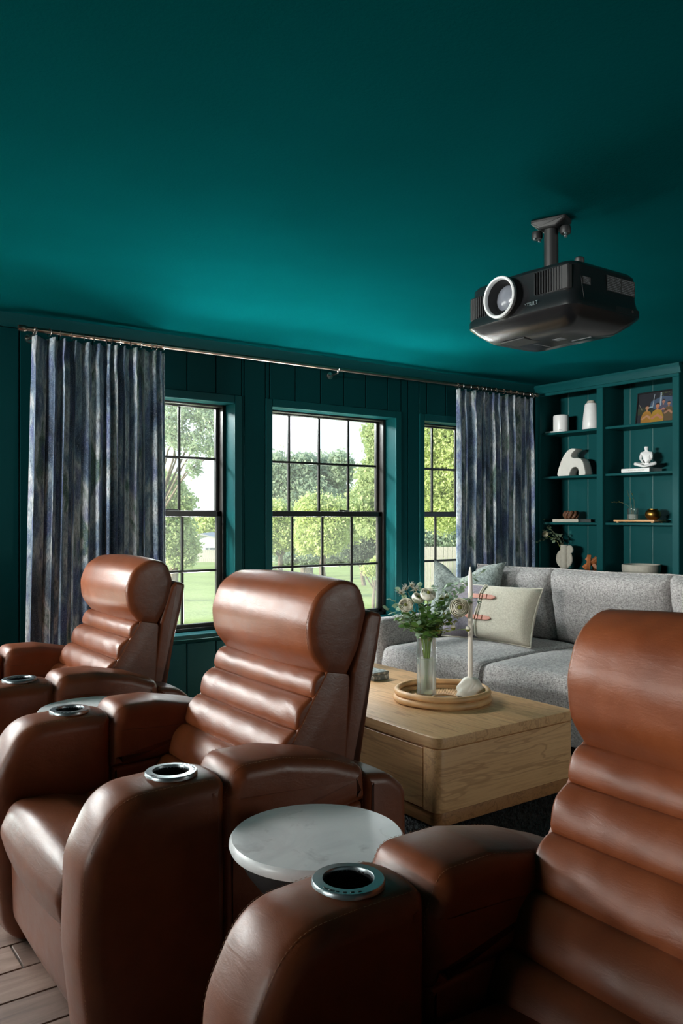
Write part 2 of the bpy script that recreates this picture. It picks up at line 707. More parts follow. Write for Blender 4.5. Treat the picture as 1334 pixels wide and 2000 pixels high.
def plank_mat():
    k = NT('wood_look_tile')
    oi = k.n('ShaderNodeObjectInfo')
    ad = k.n('ShaderNodeVectorMath', operation='ADD')
    v = k.coords((1.3, 11, 1))
    cb = k.n('ShaderNodeCombineXYZ')
    ml = k.n('ShaderNodeMath', operation='MULTIPLY')
    k.l(oi.outputs['Random'], ml.inputs[0]); ml.inputs[1].default_value = 40
    k.l(ml.outputs[0], cb.inputs[0]); k.l(ml.outputs[0], cb.inputs[1])
    k.l(v, ad.inputs[0]); k.l(cb.outputs[0], ad.inputs[1])
    g = k.noise(ad.outputs[0], 2.2, 5, 0.65, 0.6)
    col = k.ramp(g, [(0.25, srgb(104, 82, 72)), (0.5, srgb(142, 116, 104)), (0.75, srgb(168, 142, 128))])
    hsv = k.n('ShaderNodeHueSaturation')
    mr = k.n('ShaderNodeMapRange')
    mr.inputs['To Min'].default_value = 0.72
    mr.inputs['To Max'].default_value = 1.15
    k.l(oi.outputs['Random'], mr.inputs[0])
    k.l(mr.outputs[0], hsv.inputs['Value'])
    k.l(col, hsv.inputs['Color'])
    k.set(Base_Color=hsv.outputs[0], Roughness=0.5)
    k.bump(g, 0.15, 0.002)
    return k.m


M['plank'] = plank_mat()
M['grout'] = flat('dark_grout', srgb(120, 108, 100), 0.9)
M['rug'] = flat('charcoal_rug', srgb(44, 44, 46), 1.0, var=0.5, nscale=70, bump=1.0)


def marble():
    k = NT('white_marble')
    v = k.coords()
    d = k.noise(v, 4, 5, 0.6, 1.5)
    sp_ = k.noise(v, 16, 4, 0.6, 0.8)
    col = k.ramp(d, [(0.35, srgb(214, 217, 220)), (0.5, srgb(230, 233, 235)), (0.62, srgb(236, 238, 239))])
    col = k.mix(k.ramp(sp_, [(0.60, (0, 0, 0)), (0.72, (0.5, 0.5, 0.5))]), col, srgb(168, 170, 172))
    k.set(Base_Color=col, Roughness=0.32)
    return k.m


M['marble'] = marble()


def glass(name, tint=(1, 1, 1), refl=0.06, rough=0.0, veil=0.0):
    k = NT(name)
    tr = k.n('ShaderNodeBsdfTransparent')
    tr.inputs[0].default_value = (*tint, 1)
    gl = k.n('ShaderNodeBsdfGlossy')
    gl.inputs['Roughness'].default_value = rough
    fr = k.n('ShaderNodeLayerWeight')
    fr.inputs['Blend'].default_value = refl * 4
    mx = k.n('ShaderNodeMixShader')
    mm = k.n('ShaderNodeMath', operation='MULTIPLY')
    k.l(fr.outputs['Fresnel'], mm.inputs[0]); mm.inputs[1].default_value = 0.6
    k.l(mm.outputs[0], mx.inputs[0])
    k.l(tr.outputs[0], mx.inputs[1]); k.l(gl.outputs[0], mx.inputs[2])
    last = mx.outputs[0]
    if veil > 0:                                   # veil mixed in: imitated haze on window panes, cloudiness in water
        tl = k.n('ShaderNodeBsdfTranslucent')
        dd = k.n('ShaderNodeBsdfDiffuse')
        tl.inputs[0].default_value = dd.inputs[0].default_value = (0.95, 0.96, 0.92, 1)
        df = k.n('ShaderNodeMixShader')
        k.l(tl.outputs[0], df.inputs[1]); k.l(dd.outputs[0], df.inputs[2])
        m2 = k.n('ShaderNodeMixShader')
        m2.inputs[0].default_value = veil
        k.l(last, m2.inputs[1]); k.l(df.outputs[0], m2.inputs[2])
        last = m2.outputs[0]
    k.l(last, k.out.inputs[0])
    return k.m


M['pane'] = glass('window_glass', (0.96, 0.98, 0.97), 0.03, 0.0, 0.010)
M['vaseglass'] = glass('clear_glass', (0.98, 0.985, 0.98), 0.08, 0.02, 0.02)
M['water'] = glass('cloudy_water', (0.93, 0.95, 0.92), 0.05, 0.05, 0.38)


def leaf_mat(name, c0, c1, trans=0.58, rough=0.55):
    k = NT(name)
    g = k.n('ShaderNodeNewGeometry')
    col = k.ramp(g.outputs['Random Per Island'], [(0.0, c0), (1.0, c1)])
    k.set(Base_Color=col, Roughness=rough)
    k.b.inputs['Specular IOR Level'].default_value = 0.25
    t = k.n('ShaderNodeBsdfTranslucent')
    k.l(col, t.inputs[0])
    mx = k.n('ShaderNodeMixShader')
    mx.inputs[0].default_value = trans
    k.l(k.b.outputs[0], mx.inputs[1]); k.l(t.outputs[0], mx.inputs[2])
    k.l(mx.outputs[0], k.out.inputs[0])
    return k.m


M['leaf_yellow'] = leaf_mat('yellow_green_leaves', srgb(188, 202, 128), srgb(234, 238, 180))  # pale yellow-green for the lighter trees and shrub
M['leaf_green'] = leaf_mat('mid_green_leaves', srgb(168, 186, 130), srgb(214, 222, 170))
M['leaf_grey'] = leaf_mat('grey_green_leaves', srgb(154, 172, 144), srgb(200, 212, 182))
M['leaf_dark'] = leaf_mat('dark_leaves', srgb(108, 124, 104), srgb(152, 164, 138))  # darker green for the dark bush
M['euca'] = leaf_mat('eucalyptus_leaf', srgb(96, 122, 92), srgb(150, 170, 146), 0.2)
M['green'] = leaf_mat('dark_green_leaf', srgb(44, 82, 36), srgb(92, 124, 56), 0.25)
M['olive'] = leaf_mat('olive_leaf', srgb(112, 118, 48), srgb(158, 158, 78), 0.3)
M['petal'] = leaf_mat('cream_petal', srgb(238, 232, 214), srgb(250, 247, 238), 0.12)
M['bark'] = flat('bark', srgb(110, 98, 84), 0.9, var=0.3, nscale=14, bump=0.8)


def lawn_mat():
    k = NT('mown_lawn')
    v = k.coords()
    a = k.noise(v, 0.35, 4, 0.6)
    b = k.noise(v, 9, 4, 0.7)
    col = k.ramp(a, [(0.3, srgb(130, 146, 62)), (0.7, srgb(176, 186, 98))])
    col = k.mix(0.35, col, k.ramp(b, [(0.3, srgb(104, 124, 50)), (0.7, srgb(192, 200, 116))]))
    k.set(Base_Color=col, Roughness=0.9)
    k.bump(b, 0.6, 0.05)
    return k.m


M['lawn'] = lawn_mat()
M['siding'] = flat('pale_siding', srgb(206, 206, 208), 0.8, var=0.03)
M['shingle'] = flat('grey_shingle', srgb(170, 166, 164), 0.9, var=0.15)
M['houseglass'] = flat('dark_window_glass', srgb(96, 104, 112), 0.1)

# ================================================================== STRUCTURE
YW = 4.44          # inner face of the back wall
YG = 4.60          # outer face
ZC = 2.305         # ceiling
XR = 5.47          # right wall
XL, YF = XLW, -1.6
WZ0, WZ1 = 0.55, 1.945
OPEN = [(-2.20, 0.86, 0.0, 2.03), (1.381, 2.394, WZ0, WZ1), (2.664, 3.677, WZ0, WZ1), (3.947, 4.960, WZ0, WZ1)]  # first opening is assumed, out of frame, for the patio door


def struct(name, vf, mat, sharp=30):
    return tag(put(name, vf, mat, None, sharp), kind='structure')


# floor: base slab with planks laid on it
floor = struct('floor', box(XL, XR, YF, YG, -0.08, -0.006), M['grout'])
PW = 0.145
pl_me = {}
row = 0
y = 2.3485 - PW * 14
while y < YW:
    L = 1.16
    x = 0.609 - L * 3 + (0.0 if row == 14 else ((row * 0.437) % 1.0) * L)
    while x < 2.4:
        a, b = max(x, -0.6), min(x + L, 2.4)
        if b - a > 0.06:
            n = round(b - a, 2)
            if n not in pl_me:
                pl_me[n] = mesh('plank', *box(0, n - 0.005, 0, PW - 0.005, -0.006, 0.0, 0.0015, 1), M['plank'])
            o = link_mesh('plank', pl_me[n], floor, (a, y, 0))
        x += L
    y += PW
    row += 1
tag(put('far_planks', join(*[box(x0, x1, y0, y0 + PW - 0.005, -0.006, 0) for (x0, x1) in ((XL, -0.605), (2.405, XR))
     for y0 in np.arange(2.3485 - PW * 27, YW, PW)]), M['plank'], floor), kind='stuff')

struct('ceiling', box(XL, XR, YF, YG, ZC, ZC + 0.1), M['ceil'])
struct('wall_left', join(box(XL - 0.1, XL, YF, 1.40, -0.08, ZC + 0.1), box(XL - 0.1, XL, 4.30, YG, -0.08, ZC + 0.1),
                         box(XL - 0.1, XL, 1.40, 4.30, -0.08, 1.34), box(XL - 0.1, XL, 1.40, 4.30, 2.20, ZC + 0.1)), M['wall'])
w4 = tag(put('window_4', join(box(XL - .09, XL - .03, 1.40, 1.44, 1.34, 2.20), box(XL - .09, XL - .03, 4.26, 4.30, 1.34, 2.20),  # unseen window added for the key lamp, its high sill shading the chair fronts
                              box(XL - .09, XL - .03, 1.44, 4.26, 1.34, 1.38), box(XL - .09, XL - .03, 1.44, 4.26, 2.16, 2.20)), M['frame']), kind='structure')
put('pane', box(XL - .062, XL - .058, 1.44, 4.26, 1.38, 2.16), M['pane'], w4)
struct('wall_right', box(XR, XR + 0.1, YF, YG, -0.08, ZC + 0.1), M['wall'])
struct('wall_front', join(box(XL - 0.1, 3.2, YF - 0.1, YF, -0.08, ZC + 0.1), box(4.5, XR + 0.1, YF - 0.1, YF, -0.08, ZC + 0.1),
                          box(3.2, 4.5, YF - 0.1, YF, -0.08, 0.9), box(3.2, 4.5, YF - 0.1, YF, 2.0, ZC + 0.1)), M['wall'])
w5 = tag(put('window_5', join(box(3.2, 3.24, YF - .09, YF - .03, .9, 2.0), box(4.46, 4.5, YF - .09, YF - .03, .9, 2.0),  # unseen window added to let the fill lamp in
                              box(3.24, 4.46, YF - .09, YF - .03, .9, .94), box(3.24, 4.46, YF - .09, YF - .03, 1.96, 2.0)), M['frame']), kind='structure')
put('pane', box(3.24, 4.46, YF - .062, YF - .058, .94, 1.96), M['pane'], w5)

# back wall with four openings
bx = []
y0 = YW + 0.009
xs = [XL] + [v for o in OPEN for v in o[:2]] + [XR]
for i in range(0, len(xs), 2):
    bx.append(box(xs[i], xs[i + 1], y0, YG, -0.08, ZC))
for a, b, z0, z1 in OPEN:
    bx.append(box(a, b, y0, YG, z1, ZC))
    if z0 > 0.01: bx.append(box(a, b, y0, YG, -0.08, z0))
wall = struct('wall_back', join(*bx), M['wall'])
SEAMS = [-4.4, -3.9, -3.4, -2.9, -2.6, -2.25, 0.91, 1.126, 1.333, 1.515, 1.70, 1.885, 2.077, 2.268, 2.462, 2.645, 2.837, 3.034, 3.226, 3.409, 3.603, 3.791,
         3.972, 4.159, 4.345, 4.53, 4.715, 4.90, 5.135]
CW = 0.05
bars = []
for a, b in zip(SEAMS[:-1], SEAMS[1:]):
    segs = [(a, b, 0.09, 2.235)]
    for oa, ob, z0, z1 in OPEN:
        ca, cb = oa - CW, ob + CW
        new = []
        for (p, q, u, v) in segs:
            if q <= ca or p >= cb:
                new.append((p, q, u, v)); continue
            if p < ca: new.append((p, ca, u, v))
            if q > cb: new.append((cb, q, u, v))
            m0, m1 = max(p, ca), min(q, cb)
            if z1 + CW < v: new.append((m0, m1, z1 + CW, v))
            if z0 - CW > u: new.append((m0, m1, u, z0 - CW))
        segs = new
    for (p, q, u, v) in segs:
        if q - p < 0.012: continue
        put('panel', box(p + 0.002, q - 0.002, YW, y0 + 0.004, u, v, 0.0035, 1), M['wall'], wall)
# casings round the openings
for oa, ob, z0, z1 in OPEN:
    for c in ((oa - CW, oa, max(0, z0 - CW), z1 + CW), (ob, ob + CW, max(0, z0 - CW), z1 + CW), (oa, ob, z1, z1 + CW)):
        put('casing', box(c[0] + .0005, c[1] - .0005, YW - 0.006, y0 + 0.004, c[2], c[3], 0.003, 1), M['trim'], wall)
    if z0 > 0.01:
        put('window_sill', box(oa - CW, ob + CW, YW - 0.012, y0 + 0.004, z0 - 0.03, z0, 0.004, 1), M['trim'], wall)
struct('trim_1', join(slab([(0, 0), (0.014, 0), (0.018, 0.05), (0.03, 0.07), (0.0, 0.07)], 4.95, 0.001)), M['trim'])
tr = bpy.data.objects['trim_1']
tr.rotation_euler = (0, 0, -PI / 2)
tr.location = (0.48, YW, ZC - 0.07)
struct('baseboard_back', join(*[box(p, q, YW - 0.012, YW + 0.01, 0, 0.09, 0.004, 1) for p, q in ((XL, -2.25), (0.91, 5.13))]), M['trim'])


def window(n, xa, xb, gx):
    """single-hung window with dark metal frame; gx = muntin lines of the upper sash"""
    w = bpy.data.objects.new('window_%d' % n, None)
    COL.objects.link(w)
    w.location = ((xa + xb) / 2, YG, WZ0)
    tag(w, kind='structure')
    ox, oy, oz = w.location
    f = M['frame']
    def b(name, x0, x1, y0_, y1, z0, z1, bev=0.003, mat=f, par=w):
        return put(name, box(x0 - ox, x1 - ox, y0_ - oy, y1 - oy, z0 - oz, z1 - oz, bev, 1), mat, par)
    fa, fb = xa + 0.0, xb
    b('frame', fa, fa + 0.022, 4.552, 4.64, WZ0, WZ1)
    b('frame', fb - 0.022, fb, 4.552, 4.64, WZ0, WZ1)
    b('frame', fa, fb, 4.552, 4.64, WZ1 - 0.012, WZ1 + 0.01)
    b('frame', fa, fb, 4.552, 4.64, WZ0, WZ0 + 0.022)
    # upper sash sits outside the lower one
    for (nm, yy, z0, z1, bot, top, dx) in (('upper_sash', 4.605, 1.252, 1.936, 0.036, 0.012, 0.0), ('lower_sash', 4.570, 0.572, 1.285, 0.022, 0.036, 0.004)):
        side = 0.022 if nm == 'upper_sash' else 0.034
        s = put(nm, join(box(fa + 0.02 - ox, fa + 0.02 + side - ox, yy - oy, yy + 0.03 - oy, z0 - oz, z1 - oz, 0.003, 1),
                         box(fb - 0.02 - side - ox, fb - 0.02 - ox, yy - oy, yy + 0.03 - oy, z0 - oz, z1 - oz, 0.003, 1),
                         box(fa + 0.02 - ox, fb - 0.02 - ox, yy - oy, yy + 0.03 - oy, z0 - oz, z0 + bot - oz, 0.003, 1),
                         box(fa + 0.02 - ox, fb - 0.02 - ox, yy - oy, yy + 0.03 - oy, z1 - top - oz, z1 - oz, 0.003, 1)), f, w)
        ga, gb = fa + 0.02 + side * .8, fb - 0.02 - side * .8
        zs0, zs1 = z0 + bot * .8, z1 - top * .8
        xsx = [ga] + [g + dx for g in gx] + [gb]
        zm = 1.612 if nm == 'upper_sash' else 0.916
        for g in xsx[1:-1]:
            b('muntin', g - 0.008, g + 0.008, yy + 0.008, yy + 0.024, zs0, zs1, 0.002, f, s)
        b('muntin', ga, gb, yy + 0.006, yy + 0.026, zm - 0.008, zm + 0.008, 0.002, f, s)
        zz = [zs0, zm, zs1]
        for i in range(len(xsx) - 1):
            for j in range(2):
                b('pane', xsx[i], xsx[i + 1], yy + 0.014, yy + 0.018, zz[j], zz[j + 1], 0, M['pane'], s)
    b('sash_lock', (fa + fb) / 2 + 0.10, (fa + fb) / 2 + 0.19, 4.556, 4.575, 1.284, 1.296, 0.003)
    return w


for n, d in ((1, -1.283), (2, 0.0), (3, 1.283)):
    window(n, 2.664 + d, 3.677 + d, [2.900 + d, 3.143 + d, 3.392 + d])

# assumed, unseen glazed patio door left of the frame, for the patio lamp
door = bpy.data.objects.new('assumed_door_1', None)
COL.objects.link(door)
door.location = (-0.67, YG, 0)
tag(door, kind='structure')
for s in (-1, 0, 1):
    x0 = s * 1.02
    lf = put('door_leaf', join(box(x0 - .508, x0 - .42, -.09, -.045, 0.01, 2.02, .003, 1), box(x0 + .42, x0 + .508, -.09, -.045, 0.01, 2.02, .003, 1),
             box(x0 - .508, x0 + .508, -.09, -.045, 1.92, 2.02, .003, 1), box(x0 - .508, x0 + .508, -.09, -.045, 0.01, 0.2, .003, 1)), M['frame'], door)
    put('pane', box(x0 - .42, x0 + .42, -.07, -.064, .2, 1.92), M['pane'], lf)
    put('handle', tube([(x0 - .46, -.09, 1.0), (x0 - .46, -.13, 1.0), (x0 - .36, -.13, 1.0)], .008), M['steel'], lf)

# ================================================================== OUTSIDE
def gz(d): return -0.4 - max(0, d - 5) * 0.0328


def lawn_pt(l, d):
    return (FW[0] * d + RT[0] * l, FW[1] * d + RT[1] * l, gz(d))


V, Fc = [], []
for i in range(41):
    for j in range(41):
        X, Y = -60 + i * 4.5, 4.75 + 130 * (j / 40) ** 1.8
        d = X * FW[0] + Y * FW[1]
        V.append((X, Y, gz(d) + 0.05 * math.sin(X * .7) * math.sin(Y * .5)))
for i in range(40):
    for j in range(40):
        Fc.append((i * 41 + j, (i + 1) * 41 + j, (i + 1) * 41 + j + 1, i * 41 + j + 1))
lawn = struct('ground', (V, Fc), M['lawn'], 180)
struct('sun_blocker', box(-10.4, XL - 0.1, -1.0, 9.0, 2.34, 2.44), M['siding'])      # unseen roof added outside the left wall to block the sun
struct('trim_2', box(-4, 9, YG, 5.6, 2.30, 2.40), M['siding'])           # assumed roof overhang outside, unseen, shading the upper window jambs


def leaf_quads(cent, size, rng):
    """oval six-point leaves at the given centres"""
    n = len(cent)
    a = rng.normal(size=(n, 3)); a /= np.linalg.norm(a, axis=1, keepdims=True)
    b = rng.normal(size=(n, 3)); b -= a * (a * b).sum(1, keepdims=True); b /= np.linalg.norm(b, axis=1, keepdims=True)
    s = size * rng.uniform(0.7, 1.3, (n, 1))
    pts = [cent - a * s, cent - a * s * .3 + b * s * .5, cent + a * s * .4 + b * s * .42, cent + a * s,
           cent + a * s * .4 - b * s * .42, cent - a * s * .3 - b * s * .5]
    V = np.stack(pts, 1).reshape(-1, 3)
    return V


def foliage_mesh(V, mat):
    n = len(V) // 6
    me = bpy.data.meshes.new('foliage')
    me.vertices.add(len(V))
    me.vertices.foreach_set('co', V.astype(np.float32).ravel())
    me.loops.add(n * 6)
    me.loops.foreach_set('vertex_index', np.arange(n * 6, dtype=np.int32))
    me.polygons.add(n)
    me.polygons.foreach_set('loop_start', np.arange(n, dtype=np.int32) * 6)
    me.polygons.foreach_set('loop_total', np.full(n, 6, np.int32))
    me.update()
    me.materials.append(mat)
    return me


def tree(name, label, cat, base, blobs, n, size, mat, trunk=0.15, group=None, seed=1, clump=14):
    """blobs: list of (centre, radius xyz) of the crown in world coordinates"""
    rng = np.random.default_rng(seed)
    t = thing(name, label, cat, base, 0, group)
    B = np.array(base)
    vol = np.array([b[1] ** 2 if np.isscalar(b[1]) else b[1][0] * b[1][2] for b in blobs])
    cent = []
    limbs = []
    for (c, r), w in zip(blobs, vol / vol.sum()):
        r = np.array([r, r, r] if np.isscalar(r) else r, float)
        c = np.array(c) - B
        m = max(40, int(n * w))
        k = max(6, m // clump)
        u = rng.normal(size=(k, 3)); u /= np.linalg.norm(u, axis=1, keepdims=True)
        tw = c + u * r * rng.uniform(0.35, 1.0, (k, 1)) ** 0.6
        idx = rng.integers(0, k, m)
        cent.append(tw[idx] + rng.normal(size=(m, 3)) * r * 0.17)
        limbs.append((c, r, tw))
    put_f = link_mesh('foliage', foliage_mesh(leaf_quads(np.concatenate(cent), size, rng), mat), t)
    tag(put_f, kind='stuff')
    tubes = []
    tb = []
    cc = np.mean([l[0] for l in limbs], 0)
    top = np.array([cc[0] * .6, cc[1] * .6, max(cc[2] * .75, 0.3)])
    tb.append(tube([(0, 0, -0.1), tuple(top * .5 + rng.normal(size=3) * trunk * .3), tuple(top)], [trunk, trunk * .8, trunk * .6], 8))
    for c, r, tw in limbs:
        tb.append(tube([tuple(top * .7), tuple((top + c) / 2 + rng.normal(size=3) * .1), tuple(c)], [trunk * .5, trunk * .35, trunk * .18], 6))
        for q in tw[:8]:
            tb.append(tube([tuple(c), tuple((c + q) / 2), tuple(q)], [trunk * .16, trunk * .1, trunk * .05], 4))
    put('trunk', join(*tb), M['bark'], t)
    return t


def blob(u, v, d, rw, rh=None):
    """crown lobe seen at (u, v), rw/rh pixels in radius, d metres ahead"""
    k = d / 1590
    rh = rh or rw
    return (at(u, v, d), (rw * k, rw * k, rh * k))


def foot(u, d):
    p = at(u, 1009, d)
    return (p[0], p[1], gz(d))


G = 'garden trees'
tree('tree', 'tall grey-green tree in the middle distance, left half of the centre window', 'tree', foot(600, 36),
     [blob(545, 940, 36, 42, 48), blob(590, 915, 36, 30, 28), blob(625, 930, 37, 42, 38), blob(665, 915, 36, 26, 30), blob(600, 980, 36, 60, 50), blob(560, 1020, 35, 46, 40), blob(655, 975, 37, 34, 30)],
     55440, 0.082, M['leaf_grey'], 0.3, G, 3)
tree('tree', 'tall yellow-green tree on the right side of the centre window', 'tree', foot(760, 22),
     [blob(735, 845, 22, 26, 28), blob(760, 880, 22, 40, 50), blob(735, 930, 22, 36, 38), blob(716, 985, 22, 38, 36), blob(775, 960, 22, 50, 60), blob(740, 1020, 22, 40, 34)],
     35640, 0.053, M['leaf_green'], 0.16, G, 5)
tree('tree', 'bright yellow-green tree in the lower panes of the centre window', 'tree', foot(632, 25),
     [blob(615, 1000, 25, 34, 32), blob(650, 1010, 25, 34, 36), blob(632, 1045, 25, 46, 34), blob(680, 1020, 26, 30, 36), blob(600, 1050, 25, 26, 28)],
     39600, 0.053, M['leaf_yellow'], 0.12, G, 8)
tree('tree', 'light green tree at the left edge of the centre window, before the fence', 'tree', foot(545, 30),
     [blob(540, 1010, 30, 34, 30), blob(560, 1045, 30, 30, 28), blob(520, 1050, 30, 34, 30), blob(585, 1060, 30, 18, 20)], 23760, 0.061, M['leaf_yellow'], 0.12, G, 11)
tree('shrub', 'dark bush in the lower right panes of the centre window', 'shrub', foot(712, 28),
     [blob(705, 1052, 28, 26, 34), blob(728, 1062, 28, 24, 32), blob(690, 1080, 28, 26, 20), blob(660, 1085, 29, 24, 16)], 19800, 0.041, M['leaf_dark'], 0.08, 'garden shrubs', 13)
tree('shrub', 'small bright shrub on the lawn, low right corner of the centre window', 'shrub', foot(728, 17),
     [blob(722, 1112, 17, 16, 13), blob(738, 1104, 17, 14, 16), blob(748, 1116, 17, 14, 14)], 7128, 0.024, M['leaf_yellow'], 0.04, 'garden shrubs', 17)
tree('shrub', 'low hedge bush at the foot of the trees in the centre window', 'shrub', foot(590, 33),
     [blob(560, 1090, 33, 26, 13), blob(600, 1088, 33, 26, 15), blob(640, 1088, 33, 22, 13)], 11880, 0.049, M['leaf_grey'], 0.06, 'garden shrubs', 19)
tree('tree', 'leafy tree beside the pale house, left part of the left window', 'tree', foot(335, 21),
     [blob(325, 960, 21, 34, 34), blob(345, 985, 21, 34, 30), blob(330, 1040, 21, 44, 40), blob(360, 1065, 21, 28, 28), blob(300, 1010, 21, 46, 60), blob(352, 1090, 21, 28, 18)],
     35640, 0.049, M['leaf_green'], 0.15, G, 23)
tree('tree', 'far rounded tree rising behind the pale house roof', 'tree', foot(410, 92),
     [blob(400, 1035, 92, 26, 24), blob(425, 1030, 92, 26, 22), blob(375, 1040, 92, 22, 22), blob(455, 1035, 92, 30, 26)], 19800, 0.205, M['leaf_yellow'], 0.4, G, 29)
tree('tree', 'overhanging near tree whose branches droop into the top of the left window', 'tree', foot(250, 11),
     [blob(330, 815, 10, 36, 34), blob(375, 800, 10, 40, 24), blob(415, 825, 10, 34, 34), blob(385, 865, 10, 34, 22), blob(378, 912, 10, 16, 22), blob(425, 880, 10, 26, 18), blob(345, 850, 10, 26, 28), blob(300, 700, 11, 120, 70), blob(180, 760, 11, 120, 100)],
     35640, 0.021, M['leaf_grey'], 0.035, G, 31, 10)
tree('tree', 'full leafy tree filling the right window above the fence', 'tree', foot(1010, 17),
     [blob(845, 850, 17, 50, 50), blob(870, 920, 17, 50, 60), blob(830, 950, 17, 44, 50), blob(860, 1000, 17, 50, 40), blob(900, 870, 17, 60, 60), blob(930, 960, 17, 60, 70), blob(845, 780, 17, 50, 40)],
     47520, 0.037, M['leaf_yellow'], 0.10, G, 37)
tree('shrub', 'distant green hedge closing the garden beyond the far fence', 'shrub', foot(700, 90),
     [blob(u, 1050 + 8 * math.sin(u), 90, 40, 34) for u in range(530, 960, 43)], 35640, 0.172, M['leaf_grey'], 0.3, 'garden shrubs', 41)

# far fence of narrow boards
def fence(name, label, a, b, h, n, single):
    A, B = Vector(a), Vector(b)
    t = thing(name, label, 'fence', a)
    D = B - A
    ang = math.atan2(D.y, D.x)
    w = D.xy.length / n
    vf = []
    me = mesh('board', *box(-w * .46, w * .46, -0.01, 0.01, 0, h, 0.004, 1), M['fencewood'])
    for i in range(n):
        p = D * ((i + .5) / n)
        if single:
            link_mesh('board', me, t, p, (0, 0, ang))
        else:
            vf.append(xf(box(-w * .46, w * .46, -0.01, 0.01, 0, h), T(*p) @ RZ(ang)))
    if not single:
        tag(put('boards', join(*vf), M['fencewood'], t), kind='stuff')
    for z in (.25, .8):
        vf = tube([(0, 0.03, h * z), (D.x, D.y + .03, D.z + h * z)], 0.04, 4)
        put('rail', vf, M['fencewood'], t)
    return t


fence('board_fence', 'far weathered board fence in front of the pale house', foot(280, 64), foot(660, 64), 0.98, 100, False)
pa, pb = foot(790, 25), foot(960, 25)
fence('board_fence', 'weathered board fence beyond the right window', pa, pb, 1.38, 20, True)

# neighbour's house
hp = at(395, 1009, 76)
house = thing('house', 'pale gabled house beyond the garden fence', 'house', (hp[0], hp[1], gz(76)), -(PI / 2 - YAW))
hz = lambda v: CAM_H - (v - 1009) * 76 / 1590 - gz(76)
kx = 76 / 1590
put('wall', ([(-12 * kx - .6, 0, -.5), (90 * kx, 0, -.5), (90 * kx, 0, hz(1066)), (-4 * kx, 0, hz(1045)), (-12 * kx - .6, 0, hz(1052)),
              (-12 * kx - .6, 7, -.5), (90 * kx, 7, -.5), (90 * kx, 7, hz(1066)), (-4 * kx, 7, hz(1045)), (-12 * kx - .6, 7, hz(1052))],
             [(0, 1, 2, 3, 4), (5, 6, 7, 8, 9), (0, 1, 6, 5), (1, 2, 7, 6), (2, 3, 8, 7), (3, 4, 9, 8), (4, 0, 5, 9)]), M['siding'], house, 20)
put('roof', join(([(-4 * kx, -.3, hz(1045) + .02), (96 * kx, -.3, hz(1067.5) + .02), (96 * kx, 7.3, hz(1067.5) + .02), (-4 * kx, 7.3, hz(1045) + .02),
                   (-4 * kx, -.3, hz(1045) + .15), (96 * kx, -.3, hz(1067.5) + .15), (96 * kx, 7.3, hz(1067.5) + .15), (-4 * kx, 7.3, hz(1045) + .15)],
                  [(0, 1, 2, 3), (4, 5, 6, 7), (0, 1, 5, 4), (1, 2, 6, 5), (2, 3, 7, 6), (3, 0, 4, 7)]),
                 ([(-4 * kx, -.3, hz(1045) + .02), (-30 * kx, -.3, hz(1053) + .02), (-30 * kx, 7.3, hz(1053) + .02), (-4 * kx, 7.3, hz(1045) + .02),
                   (-4 * kx, -.3, hz(1045) + .15), (-30 * kx, -.3, hz(1053) + .15), (-30 * kx, 7.3, hz(1053) + .15), (-4 * kx, 7.3, hz(1045) + .15)],
                  [(0, 1, 2, 3), (4, 5, 6, 7), (0, 1, 5, 4), (1, 2, 6, 5), (2, 3, 7, 6), (3, 0, 4, 7)])), M['shingle'], house, 20)
for u0, u1 in ((401.5, 405.5), (409, 414), (415, 420)):
    x0, x1 = (u0 - 395) * kx, (u1 - 395) * kx
    wv = put('window', box(x0, x1, -.06, .02, hz(1079), hz(1070), 0.02, 1), M['houseglass'], house)
    put('window_head', box(x0 - .06, x1 + .06, -.08, -.0, hz(1070), hz(1070) + .06), M['siding'], wv)
    put('window_ledge', box(x0 - .06, x1 + .06, -.08, 0, hz(1079) - .06, hz(1079)), M['siding'], wv)

# ================================================================== RECLINERS
CX = 1.0                       # local x = world x - CX; the chair faces -x
ARM = 0.381                    # arm centre from the chair's middle
AW = 0.092                     # half width of an arm


def shift(poly): return [(p[0] - CX,) + tuple(p[1:]) for p in poly]


def edge_stitch(profile, t_sign, w, r, crown, zmin=0.3, a=0.62, xr=(-9, 9), push=0.0016):
    """stitches following the profile close to its side edge"""
    P = np.array(resample(profile, 0.012))
    N = poly_normals(P)
    t = t_sign * (w - r * a)
    ins = inset_at(t, w, r) - crown * (1 - (t / w) ** 2)
    Q = P - N * (ins - push)
    path, nn, out = [], [], []
    for i in range(len(Q)):
        ok = Q[i][1] > zmin and xr[0] < Q[i][0] < xr[1] and (N[i][1] > -0.35)
        if ok:
            path.append((Q[i][0], t, Q[i][1])); nn.append((N[i][0], t_sign * .5, N[i][1]))
        elif path:
            if len(path) > 2: out.append((path, nn))
            path, nn = [], []
    if len(path) > 2: out.append((path, nn))
    return join(*[dashes(p, q) for p, q in out])


